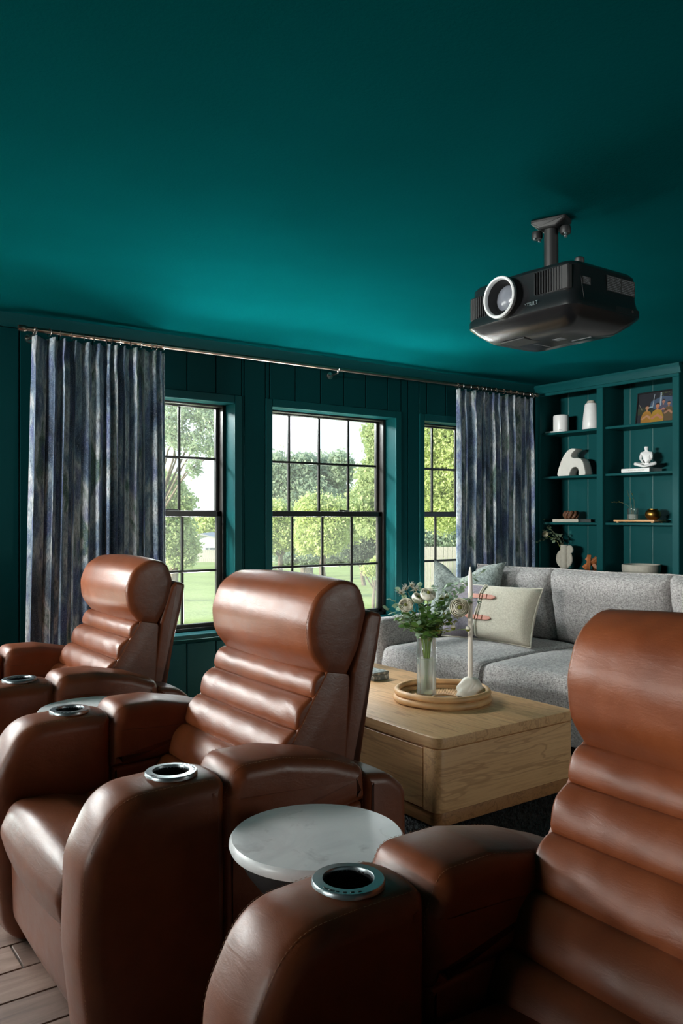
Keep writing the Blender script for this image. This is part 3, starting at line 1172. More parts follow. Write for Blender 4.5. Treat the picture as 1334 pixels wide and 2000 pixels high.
def make_recliner(name, label):
    c = thing(name, label, 'recliner', (CX, 0, 0), 0, 'cognac leather recliners in a row')
    L = M['leather']
    # ---- arms: front block with the cup well, upholstered pad, rear block
    pf = fillet(shift([(.600, .004, .10), (.568, .30, .12), (.574, .50, .16), (.640, .626, .14), (.770, .631, .2), (.897, .628, .022), (.897, .004, .01)]), 8)
    pf = resample(pf, 0.014)
    pp = resample(fillet(shift([(.902, .47, .01), (.902, .59, .02), (.932, .652, .04), (1.06, .651, .1), (1.20, .622, .1), (1.302, .585, .022), (1.309, .505, .014), (1.1, .478, .05)]), 7), 0.014)
    pm = fillet(shift([(.903, .004, .01), (.903, .47, .01), (1.10, .474, .05), (1.306, .498, .01), (1.306, .004, .01)]), 5)
    pr = resample(fillet(shift([(1.312, .004, .01), (1.312, .566, .022), (1.40, .552, .08), (1.455, .505, .05), (1.462, .004, .02)]), 7), 0.016)
    for s in (-1, 1):
        y = s * ARM
        a = put('armrest', slab(pf, AW, .034, .014, 8, 10), L, c, 50, (0, y, 0))
        cut(a, xf(lathe([(0.0, .545), (.047, .545), (.047, .75), (0, .75)], 32), T(.80 - CX, 0, 0)))
        a.data.name = 'armrest'
        zt = .6470
        put('cup_ring', xf(lathe([(.0425, zt - .004), (.0425, zt + .003), (.0435, zt + .0045), (.050, zt + .0042), (.0595, zt + .0035), (.0615, zt + .001), (.0615, zt - .006), (.050, zt - .008)], 40, True), T(.80 - CX, 0, 0) @ RY(0.0)), M['cupmetal'], a)
        put('cup_well', xf(lathe([(0, .552), (.0415, .552), (.0425, .56), (.0425, zt - .002), (.0445, zt - .002), (.0445, .548), (0, .548)], 32), T(.80 - CX, 0, 0)), M['cupdark'], a)
        bt = []
        for k in range(6):
            an = math.radians(-52 + k * 13) if s < 0 else math.radians(232 - k * 13)
            an += PI * .12
            bt.append(xf(box(-.0016, .0016, -.0032, .0032, 0, .0014, .0005, 1), T(.80 - CX + .0535 * math.cos(an), .0535 * math.sin(an), zt + .0034) @ RZ(an)))
        put('ring_buttons', join(*bt), M['cupdark'], a)
        put('ring_mark', join(*[xf(box(-.0024, .0024, -.0022, .0022, 0, .0008), T(.80 - CX - .0535 * math.cos(q), -.0535 * math.sin(q) * 1, zt + .0036) @ RZ(q)) for q in (.25, .36, .47)]), M['cupdark'], a)
        tag(put('stitching', join(*[edge_stitch(pf, q, AW, .034, .014, .12) for q in (-1, 1)]), M['thread'], a), kind='stuff')
        p = put('arm_pad', slab(pp, AW + .006, .030, .013, 7, 8), L, c, 50, (0, y, 0))
        tag(put('stitching', join(*[edge_stitch(pp, q, AW + .006, .030, .013, .55) for q in (-1, 1)]), M['thread'], p), kind='stuff')
        put('arm_panel', slab(pm, AW - .006, .016, 0, 4, 2), L, c, 50, (0, y, 0))
        q = put('arm_rear', slab(pr, AW, .026, .004, 6, 5), L, c, 50, (0, y, 0))
        tag(put('stitching', join(*[edge_stitch(pr, k, AW, .026, .004, .30) for k in (-1, 1)]), M['thread'], q), kind='stuff')
    # ---- seat
    hw = ARM - AW - .004
    put('seat_base', slab(fillet(shift([(.63, .04, .02), (.63, .27, .02), (1.36, .27, .02), (1.36, .04, .02)])), hw, .01), L, c)
    foot_p = fillet(shift([(.655, .012, .02), (.604, .10, .10), (.598, .275, .012), (.626, .275, .01), (.68, .02, .01)]), 8)
    put('footrest', slab(resample(foot_p, .02), hw - .004, .014, .004), L, c, 50)
    seat_p = resample(fillet(shift([(.585, .290, .025), (.566, .36, .05), (.600, .437, .05), (.72, .432, .06), (.80, .412, .03), (.86, .43, .05), (1.16, .410, .05), (1.18, .285, .02)]), 8), .015)
    put('seat_cushion', slab(seat_p, hw - .002, .03, .016, 6, 8), L, c, 60)
    # ---- back: rolls, side core, headrest, shell
    HW = .300
    bd = Vector((-.535, 0, -.845)).normalized()      # down the face of the back
    nn = Vector((bd.z, 0, -bd.x))                     # out of the face
    if nn.x > 0: nn = -nn
    top = Vector((1.300 - CX, 0, .812))
    lens = [.078, .098, .104, .108, .10]
    s0 = 0.0
    rolls = []
    rr = random.Random(4)
    for k, Ln in enumerate(lens):
        c0 = top + bd * s0
        s0 += Ln
        c1 = top + bd * s0
        prof = []
        m = 12
        for i in range(m + 1):
            t = i / m
            bul = .021 * math.sin(PI * t) ** .60
            p = c0 + (c1 - c0) * t + nn * bul
            prof.append((p.x, p.z))
        for i in range(5):
            p = c1 + (c0 - c1) * (i / 4) - nn * .05
            prof.append((p.x, p.z))
        ph = [rr.uniform(0, 6.28) for _ in range(8)]
        def fn(i, x, z, t, c0=c0, c1=c1, ph=ph, m=m):
            if i > m: return x, z
            u = i / m
            e = abs(t) / HW
            amp = .0013 * math.sin(PI * u) * (0.25 + e ** 3)
            d = amp * (math.sin(46 * t + 5 * u + ph[0]) + .8 * math.sin(31 * t - 6 * u * (1 if t > 0 else -1) + ph[1]) + .6 * math.sin(83 * t + 3 * u + ph[2]))
            sagz = -.005 * (1 - e * e) * (0 if c0.z > .80 and u < .1 else 1)
            return x + nn.x * d + bd.x * -sagz * .6, z + nn.z * d + bd.z * -sagz * .6
        rolls.append(put('back_roll', slab(prof, HW, .012, .004, 6, 34, 0, fn), L, c, 45))
    core = fillet(shift([(1.305, .815, .01), (1.254, .737, .01), (1.077, .455, .02), (1.09, .38, .02), (1.36, .38, .02), (1.385, .80, .02)]), 4)
    put('back_core', slab(core, HW + .002, .004, 0, 3, 2), L, c, 45)
    seam = [tuple(top + bd * (.006 + .05 * k) + nn * -.006) for k in range(10)]
    st = []
    for q in (-1, 1):
        st.append(dashes([(p[0], q * (HW + .0022), p[2]) for p in seam], [(0, q, 0)] * 12))
    tag(put('stitching', join(*st), M['thread'], c), kind='stuff')
    head = resample(fillet(shift([(1.303, .806, .03), (1.252, .870, .10), (1.244, .950, .10), (1.272, 1.028, .10), (1.345, 1.070, .09), (1.425, 1.058, .07), (1.452, .975, .06), (1.428, .875, .06), (1.378, .792, .02)]), 8), .012)
    h = put('headrest', slab(head, HW - .004, .014, .012, 6, 12, .006), L, c, 60)
    tag(put('stitching', join(*[edge_stitch(head, q, HW - .004, .014, .012, .80, .75, (-9, 1.45 - CX)) for q in (-1, 1)]), M['thread'], h), kind='stuff')
    shell = resample(fillet(shift([(1.440, .955, .02), (1.462, .975, .015), (1.508, .962, .018), (1.490, .86, .05), (1.405, .52, .05), (1.395, .30, .02), (1.33, .30, .02), (1.36, .60, .05), (1.39, .80, .03)]), 6), .018)
    put('back_shell', slab(shell, HW + .002, .016, .006, 5, 5), L, c, 50)
    return c


chairs = []
proto = make_recliner('recliner', 'cognac leather recliner in the middle of the row, between the two marble side tables')
proto.location = (CX, 2.178, 0)
for y, lab in ((3.535, 'cognac leather recliner farthest from the camera, beside the left curtain'),
               (0.708, 'cognac leather recliner nearest the camera, its back cut by the right picture edge')):
    k = copy_tree(proto)
    k.location = (CX, y, 0)
    k['label'] = lab


# ================================================================== SIDE TABLES
def side_table(y, label):
    t = thing('side_table', label, 'side table', (.975, y, 0), 0, 'drum side tables between the recliners')
    put('table_top', lathe([(0, .544), (.172, .544), (.183, .549), (.187, .558), (.186, .567), (.181, .573), (0, .574)], 64), M['marble'], t)
    put('pedestal', lathe([(0, 0), (.125, 0), (.130, .006), (.128, .016), (.085, .05), (.062, .12), (.058, .30), (.072, .38), (.108, .45), (.150, .505), (.166, .535), (.168, .5438), (0, .5438)], 48), M['blackmatte'], t)
    return t


side_table(1.440, 'round white marble side table in front, between the middle and nearest recliners')
side_table(2.860, 'round white marble side table mostly hidden behind the middle recliner, near the far recliner')

# ================================================================== RUG, COFFEE TABLE
rug = thing('area_rug', 'dark charcoal shag rug under the oak coffee table', 'rug', (2.9, 2.9, 0))
put('backing', box(-1.22, 1.6, -1.35, 1.35, 0.0005, .008, .003, 1), M['rug'], rug)
n = 45000
px_ = RNG.uniform(-1.22, 0.4, n); py_ = RNG.uniform(-1.35, .2, n)
inside = (px_ > -.66) & (px_ < .1) & (py_ > -.48)
px_, py_ = px_[~inside], py_[~inside]
n = len(px_)
an = RNG.uniform(0, 6.28, n); ln = RNG.uniform(.006, .014, n); tx = RNG.normal(0, .006, n); ty = RNG.normal(0, .006, n)
Vt = np.stack([np.stack([px_ - .0022 * np.cos(an), py_ - .0022 * np.sin(an), np.full(n, .007)], 1),
               np.stack([px_ + .0022 * np.cos(an), py_ + .0022 * np.sin(an), np.full(n, .007)], 1),
               np.stack([px_ + tx, py_ + ty, .008 + ln], 1)], 1).reshape(-1, 3)
me = bpy.data.meshes.new('pile')
me.vertices.add(n * 3); me.vertices.foreach_set('co', Vt.astype(np.float32).ravel())
me.loops.add(n * 3); me.loops.foreach_set('vertex_index', np.arange(n * 3, dtype=np.int32))
me.polygons.add(n); me.polygons.foreach_set('loop_start', np.arange(n, dtype=np.int32) * 3); me.polygons.foreach_set('loop_total', np.full(n, 3, np.int32))
me.update(); me.materials.append(M['rug'])
tag(link_mesh('pile', me, rug), kind='stuff')

TX0, TX1, TY0, TY1 = 2.190, 3.035, 2.385, 3.90
ct = thing('coffee_table', 'low square-edged oak coffee table with rounded corners, holding the round tray', 'coffee table', (2.6125, 3.1425, 0.008))
a, b = (TX1 - TX0) / 2, (TY1 - TY0) / 2
def rr_plan(a, b, r): return fillet([(-a, -b, r), (a, -b, r), (a, b, r), (-a, b, r)], 10)
put('table_top', plan(rr_plan(a, b, .055), .316, .360, .003), M['oak_y'], ct, 30)
body = [(-a, -b, .055), (a, -b, .055), (a, b, .055), (-a, b, .055), (-a, b - .085), (-a + .016, b - .085), (-a + .016, -b + .085), (-a, -b + .085)]
put('body', plan(fillet(body, 10), .062, .3135, .001), M['oak_x'], ct, 30)
put('plinth', plan(rr_plan(a - .003, b - .003, .052), .006, .060, .002), M['oak_dark'], ct, 30)
for s in (-1, 1):
    y0_, y1_ = (-b + .090, -.002) if s < 0 else (.002, b - .090)
    put('drawer', box(-a, -a + .015, y0_, y1_, .066, .3095, .001, 1), M['oak_y'], ct, 30)

# ================================================================== CURTAINS
def curtain(name, label, xa, xb, flare_l, flare_r, n, seed, ztop=2.178, zbot=0.02, yc=4.335):
    rr = random.Random(seed)
    t = thing(name, label, 'curtain', ((xa + xb) / 2, yc, zbot), 0, 'blue velvet curtains')
    cx = (xa + xb) / 2
    NU, NV = 420, 44
    # irregular folds: each has its own width, depth and lean
    ws = [rr.uniform(.6, 1.5) for _ in range(n)]
    ws[0] = 1.9 if flare_l > 0 else ws[0]
    acc = np.concatenate([[0], np.cumsum(ws)]) / sum(ws)
    amp = [rr.uniform(.022, .046) for _ in range(n)]
    lean = [rr.uniform(-.4, .4) for _ in range(n)]
    V, Fc, UV = [], [], []
    arc = 0
    for j in range(NV + 1):
        tz = j / NV
        z = ztop + (zbot - ztop) * tz ** 1.15
        dz = (ztop - z)
        pin = 1 - .45 * math.exp(-((dz - .10) / .05) ** 2)      # pinch pleats tie in below the heading
        open_ = .62 + .38 * min(1, dz / .35)
        for i in range(NU + 1):
            u = i / NU
            k = min(n - 1, int(np.searchsorted(acc, u, 'right') - 1))
            f = (u - acc[k]) / (acc[k + 1] - acc[k])
            ph = 2 * PI * f
            A = amp[k] * open_ * (0.9 + .25 * math.sin(2.1 * dz + k))
            y = -A * (math.sin(ph) * .75 + .38 * math.sin(2 * ph + 1.2 * lean[k]) * (1 - .4 * tz) + .14 * math.sin(5 * ph + k) * pin)
            w = (xb - xa) + (flare_l + flare_r) * tz
            x = xa - flare_l * tz + u * w + lean[k] * .02 * math.sin(ph) + .012 * math.sin(ph * 2) * pin
            if dz < .16:                                              # three-finger pleat
                y -= .008 * math.sin(3 * ph) * (1 - dz / .16)
            zz = z + (.010 * math.sin(ph) if j == 0 else 0)
            V.append((x - cx, y, zz - zbot))
            UV.append((u * 2.2, z))
    for j in range(NV):
        for i in range(NU):
            p = j * (NU + 1) + i
            Fc.append((p, p + 1, p + NU + 2, p + NU + 1))
    me = bpy.data.meshes.new('drape')
    me.from_pydata(V, [], Fc)
    uvl = me.uv_layers.new(name='UVMap')
    for lp in me.loops:
        uvl.data[lp.index].uv = UV[lp.vertex_index]
    me.shade_smooth()
    me.materials.append(M['curtain'])
    o = link_mesh('drape', me, t)
    md = o.modifiers.new('cloth', 'SOLIDIFY')
    md.thickness = .003
    bake_mods(o)
    rm = mesh('ring', *tube([(0, .019 * math.cos(q), .019 * math.sin(q)) for q in np.linspace(0, 2 * PI, 25)[:-1]], .0022, 6, True), M['ringm'])
    for k in range(n + 1):
        u = min(.985, max(.015, acc[k]))
        x = xa + u * (xb - xa) - cx
        link_mesh('ring', rm, t, (x, .005, 2.2115 - zbot), (0, 0, rr.uniform(-.45, .45)))
    return t


curtain('curtain', 'long mottled blue-grey velvet curtain hanging at the left end of the rod', 1.165, 1.890, .045, .012, 13, 5)
curtain('curtain', 'mottled blue velvet curtain hanging at the right end of the rod, behind the sofa', 4.165, 5.000, .0, .012, 13, 12)

rod = thing('curtain_rod', 'long brushed nickel curtain rod running above all three windows', 'curtain rod', (3.08, 4.340, 2.216))
put('rod', tube([(-1.95, 0, 0), (1.97, 0, 0)], .0125, 14), M['steel'], rod)
for s in (-1, 1):
    put('finial', xf(lathe([(0, -.02), (.015, -.02), (.017, -.012), (.017, .012), (.014, .02), (0, .021)], 20), T(s * 1.965, 0, 0) @ RY(PI / 2)), M['steel'], rod)
for x in (-1.905, .025, 1.93):
    put('bracket', join(tube([(x, .0, -.014), (x, .0, -.024), (x, .05, -.030), (x, .098, -.030)], .006, 8), xf(lathe([(0, 0), (.024, 0), (.024, .007), (0, .009)], 20), T(x, .0985, -.030) @ RX(PI / 2)),
                        tube([(x, .0165 * math.cos(q), .0165 * math.sin(q)) for q in np.linspace(PI * .95, PI * 2.05, 12)], .004, 6)), M['ringm'], rod)

# ================================================================== SOFA
SO = Vector((3.335, 3.255, 0.0))
SA = math.radians(6)
sofa = thing('sofa', 'long grey tweed sofa with loose cushions behind the coffee table', 'sofa', (SO.x, SO.y, .008), SA)
F_ = M['sofa']
def lp(x, y, z):       # sofa-local to world
    return (SO.x + x * math.cos(SA) - y * math.sin(SA), SO.y + x * math.sin(SA) + y * math.cos(SA), z)
put('base', box(.02, 1.30, -1.80, .86, .05, .225, .02), F_, sofa)
for x in (.08, 1.22):
    for y in (-1.72, .78):
        put('foot', box(x - .03, x + .03, y - .03, y + .03, 0.0, .052, .004, 1), M['blackmatte'], sofa)
put('back_frame', slab(fillet([(1.10, .23, .01), (1.16, .80, .05), (1.30, .80, .05), (1.30, .06, .02)]), 1.30, .03, .005), F_, sofa, 50, (0, -.50, 0))
put('arm', xf(slab(fillet([(.02, .06, .03), (.02, .575, .05), (.82, .575, .05), (.82, .06, .02)], 6), .055, .03, .008), T(0, .900, 0)), F_, sofa, 50)
def seat_c(ya, yb, name='seat_cushion'):
    w = (yb - ya) / 2 - .004
    prof = resample(fillet([(-.02, .232, .03), (-.035, .33, .05), (-.012, .425, .06), (.45, .432, .2), (1.02, .418, .04), (1.02, .232, .02)], 8), .03)
    def fn(i, x, z, t):
        e = t / w
        if z > .3: z += .014 * (1 - e * e) * math.exp(-((x - .45) / .5) ** 2) - .012 * abs(e) ** 6
        if x < .05: x -= .010 * (1 - e * e) + .003 * math.sin(11 * t + 20 * z)
        return x, z
    o = put(name, xf(slab(prof, w, .035, .0, 6, 16, .004, fn), T(0, (ya + yb) / 2, 0)), F_, sofa, 70)
    for s in (-1, 1):
        P = np.array(prof); N = poly_normals(P)
        pth = []
        for q, m_ in zip(P, N):
            if q[0] < 1.0 and q[1] > .24:
                x, z = fn(0, q[0], q[1], s * w * .985)
                pth.append((x + m_[0] * -.008, (ya + yb) / 2 + s * (w - .012), z + m_[1] * -.008))
        put('piping', tube(pth, .0045, 6), F_, o)
    return o
seat_c(0.0, .80); seat_c(-.87, -.002); seat_c(-1.74, -.872)
def back_c(ya, yb, seed, top=.885):
    H, Wd = .50, yb - ya + .03
    vf = cushion(Wd, H, .25, .36, 30, 22, 0, .03, seed, .006)
    Mx = T(1.045, (ya + yb) / 2, .655) @ RY(math.radians(-12)) @ RZ(PI / 2) @ RX(PI / 2)
    # cushion plane: width along y, height along z, thickness along x
    o = put('back_cushion', xf(vf, Mx), F_, sofa, 75)
    sq = [(-1, -1), (1, -1), (1, 1), (-1, 1)]
    pth = []
    for k in range(4):
        for q in np.linspace(0, 1, 14)[:-1]:
            u = sq[k][0] + (sq[(k + 1) % 4][0] - sq[k][0]) * q
            v = sq[k][1] + (sq[(k + 1) % 4][1] - sq[k][1]) * q
            c1, c2 = 1 - .03 * (1 - v * v) * abs(u) ** 3, 1 - .03 * (1 - u * u) * abs(v) ** 3
            pth.append(tuple(Mx @ Vector((u * Wd / 2 * c1, v * H / 2 * c2, 0))))
    put('piping', tube(pth, .005, 6, True), F_, o)
    return o
back_c(.20, .82, 3); back_c(-.615, .205, 6); back_c(-1.43, -.61, 9)

# ---- throw pillows
def pillow(name, label, loc, size, mat, rot, corner=.12, seed=1, thick=.16, p=.42, chop=0.0):
    t = thing(name, label, 'pillow', loc)
    t.rotation_euler = rot
    o = put('cover', cushion(size[0], size[1], thick, p, 30, 26, 0, corner, seed, .004, chop), mat, t, 80)
    return t, o


def facing(n, up=(0, 0, 1)):
    z = Vector(n).normalized()
    x = Vector(up).cross(z).normalized()
    y = z.cross(x)
    return Matrix((x, y, z)).transposed().to_euler()


pc = at(908, 1168, 5.60)
pillow('throw_pillow', 'grey-green textured square pillow with pointed corners in the sofa corner', pc, (.53, .54), M['pillow_grey'], facing((-.85, -.42, .36)), .14, 4, .18, .42, .11)
pb_ = lp(.60, .415, .622)
lum, lc = pillow('lumbar_pillow', 'cream and grey linen lumbar pillow with two tan buckle straps', pb_, (.70, .375), M['linen'], facing((-.92, -.12, .36)), .06, 7, .17, .38)
lc.data.materials.append(M['linen_grey'])
for poly in lc.data.polygons:
    if sum(lc.data.vertices[v].co.x for v in poly.vertices) / len(poly.vertices) < -.045: poly.material_index = 1
pth = []
for k, (p0, p1) in enumerate((((-1, -1), (1, -1)), ((1, -1), (1, 1)), ((1, 1), (-1, 1)), ((-1, 1), (-1, -1)))):
    for q in np.linspace(0, 1, 16)[:-1]:
        u, v = p0[0] + (p1[0] - p0[0]) * q, p0[1] + (p1[1] - p0[1]) * q
        pth.append((u * .352 * (1 - .06 * (1 - v * v) * abs(u) ** 3), v * .190 * (1 - .06 * (1 - u * u) * abs(v) ** 3), .002 * math.sin(40 * q)))
put('piping', tube(pth, .0045, 6, True), M['piping'], lum)
def surf(x, y):
    u, v = x / .35, y / .1875
    return .085 * (max(0, 1 - abs(u) ** 4) * max(0, 1 - abs(v) ** 4)) ** .38
put('placket', tube([(-.05 + .004 * math.sin(9 * q), q * .175, surf(-.05, q * .175) + .002) for q in np.linspace(-.98, .98, 18)], .006, 6), M['piping'], lum)
put('placket', tube([(-.036 + .004 * math.sin(7 * q + 1), q * .175, surf(-.036, q * .175) + .002) for q in np.linspace(-.98, .98, 18)], .004, 6), M['piping'], lum)
for yy in (.085, -.055):
    pts = [(-.12, yy), (-.105, yy + .013), (.05, yy + .013), (.07, yy), (.05, yy - .013), (-.105, yy - .013)]
    xs_ = np.linspace(-.125, .075, 15)
    V, Fc = [], []
    for x in xs_:
        e = min(1, (x + .125) / .03, (.075 - x) / .03)
        hwid = .004 + .010 * max(0, e) ** .5
        for s in (-1, 1):
            for dz in (.003, .009):
                V.append((x, yy + s * hwid, surf(x, yy) + dz))
    for i in range(len(xs_) - 1):
        q = i * 4
        Fc += [(q, q + 4, q + 5, q + 1), (q + 2, q + 3, q + 7, q + 6), (q + 1, q + 5, q + 7, q + 3), (q, q + 2, q + 6, q + 4)]
    Fc += [(0, 1, 3, 2), (len(V) - 4, len(V) - 2, len(V) - 1, len(V) - 3)]
    st = put('strap', (V, Fc), M['tan'], lum)
    zc = surf(-.035, yy) + .010
    put('buckle', tube([(-.045, yy - .018, zc), (-.025, yy - .018, zc), (-.025, yy + .018, zc), (-.045, yy + .018, zc)], .0025, 6, True), M['brass'], st)
    put('keeper', box(.0, .012, yy - .016, yy + .016, zc - .004, zc + .003, .002, 1), M['tan'], st)

# ================================================================== BOOKCASE
BX0, BXB = 5.140, 5.400
bc = thing('bookcase', 'teal painted built-in bookcase with open shelves on the right wall', 'bookcase', (5.30, 3.80, 0))
def bpart(name, x0, x1, y0_, y1_, z0, z1, bev=.003, mat=None):
    return put(name, box(x0 - 5.30, x1 - 5.30, y0_ - 3.80, y1_ - 3.80, z0, z1, bev, 1), mat or M['trim'], bc, 30)
YL, YR = 4.437, 3.170
bpart('stile', BX0, BX0 + .022, 4.387, YL, .0, 2.215)
bpart('stile', BX0, BX0 + .022, 3.790, 3.845, .0, 2.215)
bpart('stile', BX0, BX0 + .022, YR, 3.222, .0, 2.215)
bpart('header', BX0, BX0 + .022, YR, YL, 2.215, ZC - .002)
put('crown', xf(slab([(0, 0), (-.012, 0), (-.020, .03), (-.034, .05), (-.034, .066), (0, .066)], (YL - YR) / 2 + .01, .001), T(BX0 - 5.30, (YL + YR) / 2 - 3.80 - .011, 2.236)), M['trim'], bc, 25)
for y in (4.4, 3.835, 3.80, 3.19):
    bpart('side_panel', BX0 + .022, BXB, y - .009, y + .009, 0, ZC - .002)
bpart('top_panel', BX0 + .022, BXB, YR, YL, 2.262, ZC - .002)
for (ya, yb) in ((3.844, 4.391), (3.199, 3.791)):
    for z in (1.904, 1.553, 1.187):
        bpart('shelf', 5.172, BXB, ya + .001, yb - .001, z, z + .018, .002)
    bpart('counter', BX0 + .006, BXB, ya + .001, yb - .001, .806, .830, .002)
    bpart('cabinet_door', BX0 + .004, BX0 + .022, ya + .004, (ya + yb) / 2 - .002, .10, .80, .004)
    bpart('cabinet_door', BX0 + .004, BX0 + .022, (ya + yb) / 2 + .002, yb - .004, .10, .80, .004)
cuts = [3.18, 3.352, 3.544, 3.736, 3.929, 4.122, 4.315, 4.437]
bpart('backing', BXB + .010, BXB + .020, YR, YL, 0, ZC - .002, 0)
for a_, b_ in zip(cuts[:-1], cuts[1:]):
    bpart('back_board', BXB, BXB + .012, a_ + .004, b_ - .004, .83, 2.262, .003)
for c_ in cuts[1:-1]:
    bpart('glint_strip', BXB + .001, BXB + .012, c_ - .0042, c_ + .0042, .83, 2.262, .003, M['groove_glint'])  # raised pale strips imitating the glint on the groove edges

S1, S2, S3, S4 = 1.922, 1.571, 1.205, .830

# ---- top left niche
t = thing('speaker', 'small white cylindrical speaker on the top left shelf', 'speaker', (5.255, 4.268, S1))
put('body', lathe([(0, 0), (.056, 0), (.060, .004), (.062, .012), (.062, .128), (.059, .138), (.052, .1415), (0, .141)], 40), M['white'], t)
put('logo', xf(box(-.010, .010, -.0005, .001, -.002, .002), RZ(math.radians(-58)) @ T(0, -.0625, .020)), M['ringm'], t)
tag(put('flat_box', box(-.040, .040, -.052, .045, 0, .016, .004), M['white'], None, 40, (5.250, 4.353, S1)), 'small flat white box beside the white cylindrical speaker', 'box')
t = thing('vase', 'tall white tapered vase with a grey rim on the top left shelf', 'vase', (5.245, 3.972, S1))
put('body', lathe([(0, 0), (.062, 0), (.066, .006), (.063, .06), (.056, .13), (.049, .185), (.044, .200), (.036, .2045), (0, .2045)], 40), M['white'], t)
put('rim', lathe([(.018, .2040), (.030, .2042), (.031, .214), (.027, .222), (.020, .222)], 28, True), M['stone'], t)

# ---- arch sculpture
t = thing('sculpture', 'white rough arch sculpture with a hooked top on the second left shelf', 'sculpture', (5.262, 4.14, S2))
out = [(.142, 0), (.126, .055), (.104, .110), (.072, .165), (.036, .202), (-.002, .216), (-.036, .214), (-.042, .206), (-.034, .198), (-.008, .180), (.004, .160), (-.004, .146), (-.030, .138), (-.062, .138), (-.092, .130), (-.112, .104), (-.126, .060), (-.140, 0),
       (-.068, 0), (-.072, .030), (-.066, .054), (-.046, .068), (-.020, .066), (.002, .050), (.014, .026), (.020, 0)]
prof = resample(fillet([(-p[0], p[1], .02) for p in out], 4), .012)
vf = slab(prof, .047, .006, 0, 4, 4, tess=True)
put('body', xf(vf, RZ(-PI / 2)), M['whitematte'], t, 35)

# ---- books and small pieces
def book(name, label, c, size, mat, group=None, spine=None):
    t = thing(name, label, 'book', c, 0, group)
    lx, ly, h_ = size
    put('cover', join(box(-lx / 2, lx / 2, -ly / 2, ly / 2, 0, .003, .001, 1), box(-lx / 2, lx / 2, -ly / 2, ly / 2, h_ - .003, h_, .001, 1),
                      box(-lx / 2, -lx / 2 + .004, -ly / 2, ly / 2, 0, h_, .001, 1)), mat, t, 30)
    put('pages', box(-lx / 2 + .003, lx / 2 - .004, -ly / 2 + .004, ly / 2 - .004, .003, h_ - .003), M['white'], t, 30)
    return t
bk = book('book', 'grey book lying under the dark beaded knot, third left shelf', (5.262, 4.168, S3), (.165, .250, .027), M['stone'])
bw = book('book', 'white book lying under the seated figurine', (5.262, 3.540, S2), (.165, .232, .030), M['white'])
text_mesh('spine_lettering', 'L E B O R D E T L O R I N G', .0125, M['stone'], bw, T(-.0833, .0, .0148) @ RZ(-PI / 2) @ RX(PI / 2))
t = thing('beaded_knot', 'dark brown wooden bead knot on the grey book', 'ornament', (5.262, 4.176, S3 + .027))
bd_me = mesh('bead', *lathe([(0, -.0125)] + [(.0125 * math.cos(q), .0125 * math.sin(q)) for q in np.linspace(-1.4, 1.4, 9)] + [(0, .0125)], 12), M['bead'])
for k in range(9):
    for j in range(5):
        q = 2 * PI * k / 9 + .12 * j
        e = -1 + j / 2
        r = .053 * math.sqrt(1 - (e * .55) ** 2)
        link_mesh('bead', bd_me, t, (r * math.cos(q), r * math.sin(q), .0325 + e * .020))
put('core', lathe([(0, .004), (.040, .006), (.046, .032), (.040, .060), (0, .062)], 16), M['bead'], t)

# ---- ring vase with flowers
t = thing('vase', 'pale ribbed ring vase with a round handle on the lower left shelf', 'vase', (5.250, 4.232, S4))
put('neck', lathe([(0, 0), (.030, 0), (.0305, .003), (.0305, .192), (.028, .194), (.025, .190), (.025, .02), (0, .02)], 28), M['stone'], t)
for q, (yy, zz, rad) in enumerate(((.0, .083, .080), (-.052, .158, .034))):
    for i in range(4):
        r = rad * (1 - .2 * i) - .008
        if r < .010: continue
        put('rib', xf(tube(ring_path(r, 36), .0085, 8, True), T(0, yy, zz) @ RY(PI / 2)), M['stone'], t)
    put('disc', xf(lathe([(0, -.006), (rad - .006, -.006), (rad - .006, .006), (0, .006)], 36), T(0, yy, zz) @ RY(PI / 2)), M['stone'], t)

leaf_round = mesh('leaf', [(0, 0, 0), (.42, .50, .05), (.95, .66, .0), (1.42, .44, -.08), (1.62, 0, -.14), (1.42, -.44, -.08), (.95, -.66, 0), (.42, -.50, .05), (.85, 0, .07)],
                  [(0, 1, 8), (1, 2, 8), (2, 3, 8), (3, 4, 8), (4, 5, 8), (5, 6, 8), (6, 7, 8), (7, 0, 8)], M['euca'], 180)
leaf_long = mesh('leaf', [(0, 0, 0), (.6, .26, .05), (1.3, .28, .02), (2.2, 0, -.16), (1.3, -.28, .02), (.6, -.26, .05), (.9, 0, .0)],
                 [(0, 1, 6), (1, 2, 6), (2, 3, 6), (3, 4, 6), (4, 5, 6), (5, 0, 6)], M['green'], 180)
leaf_olive = leaf_long.copy(); leaf_olive.materials.clear(); leaf_olive.materials.append(M['olive'])


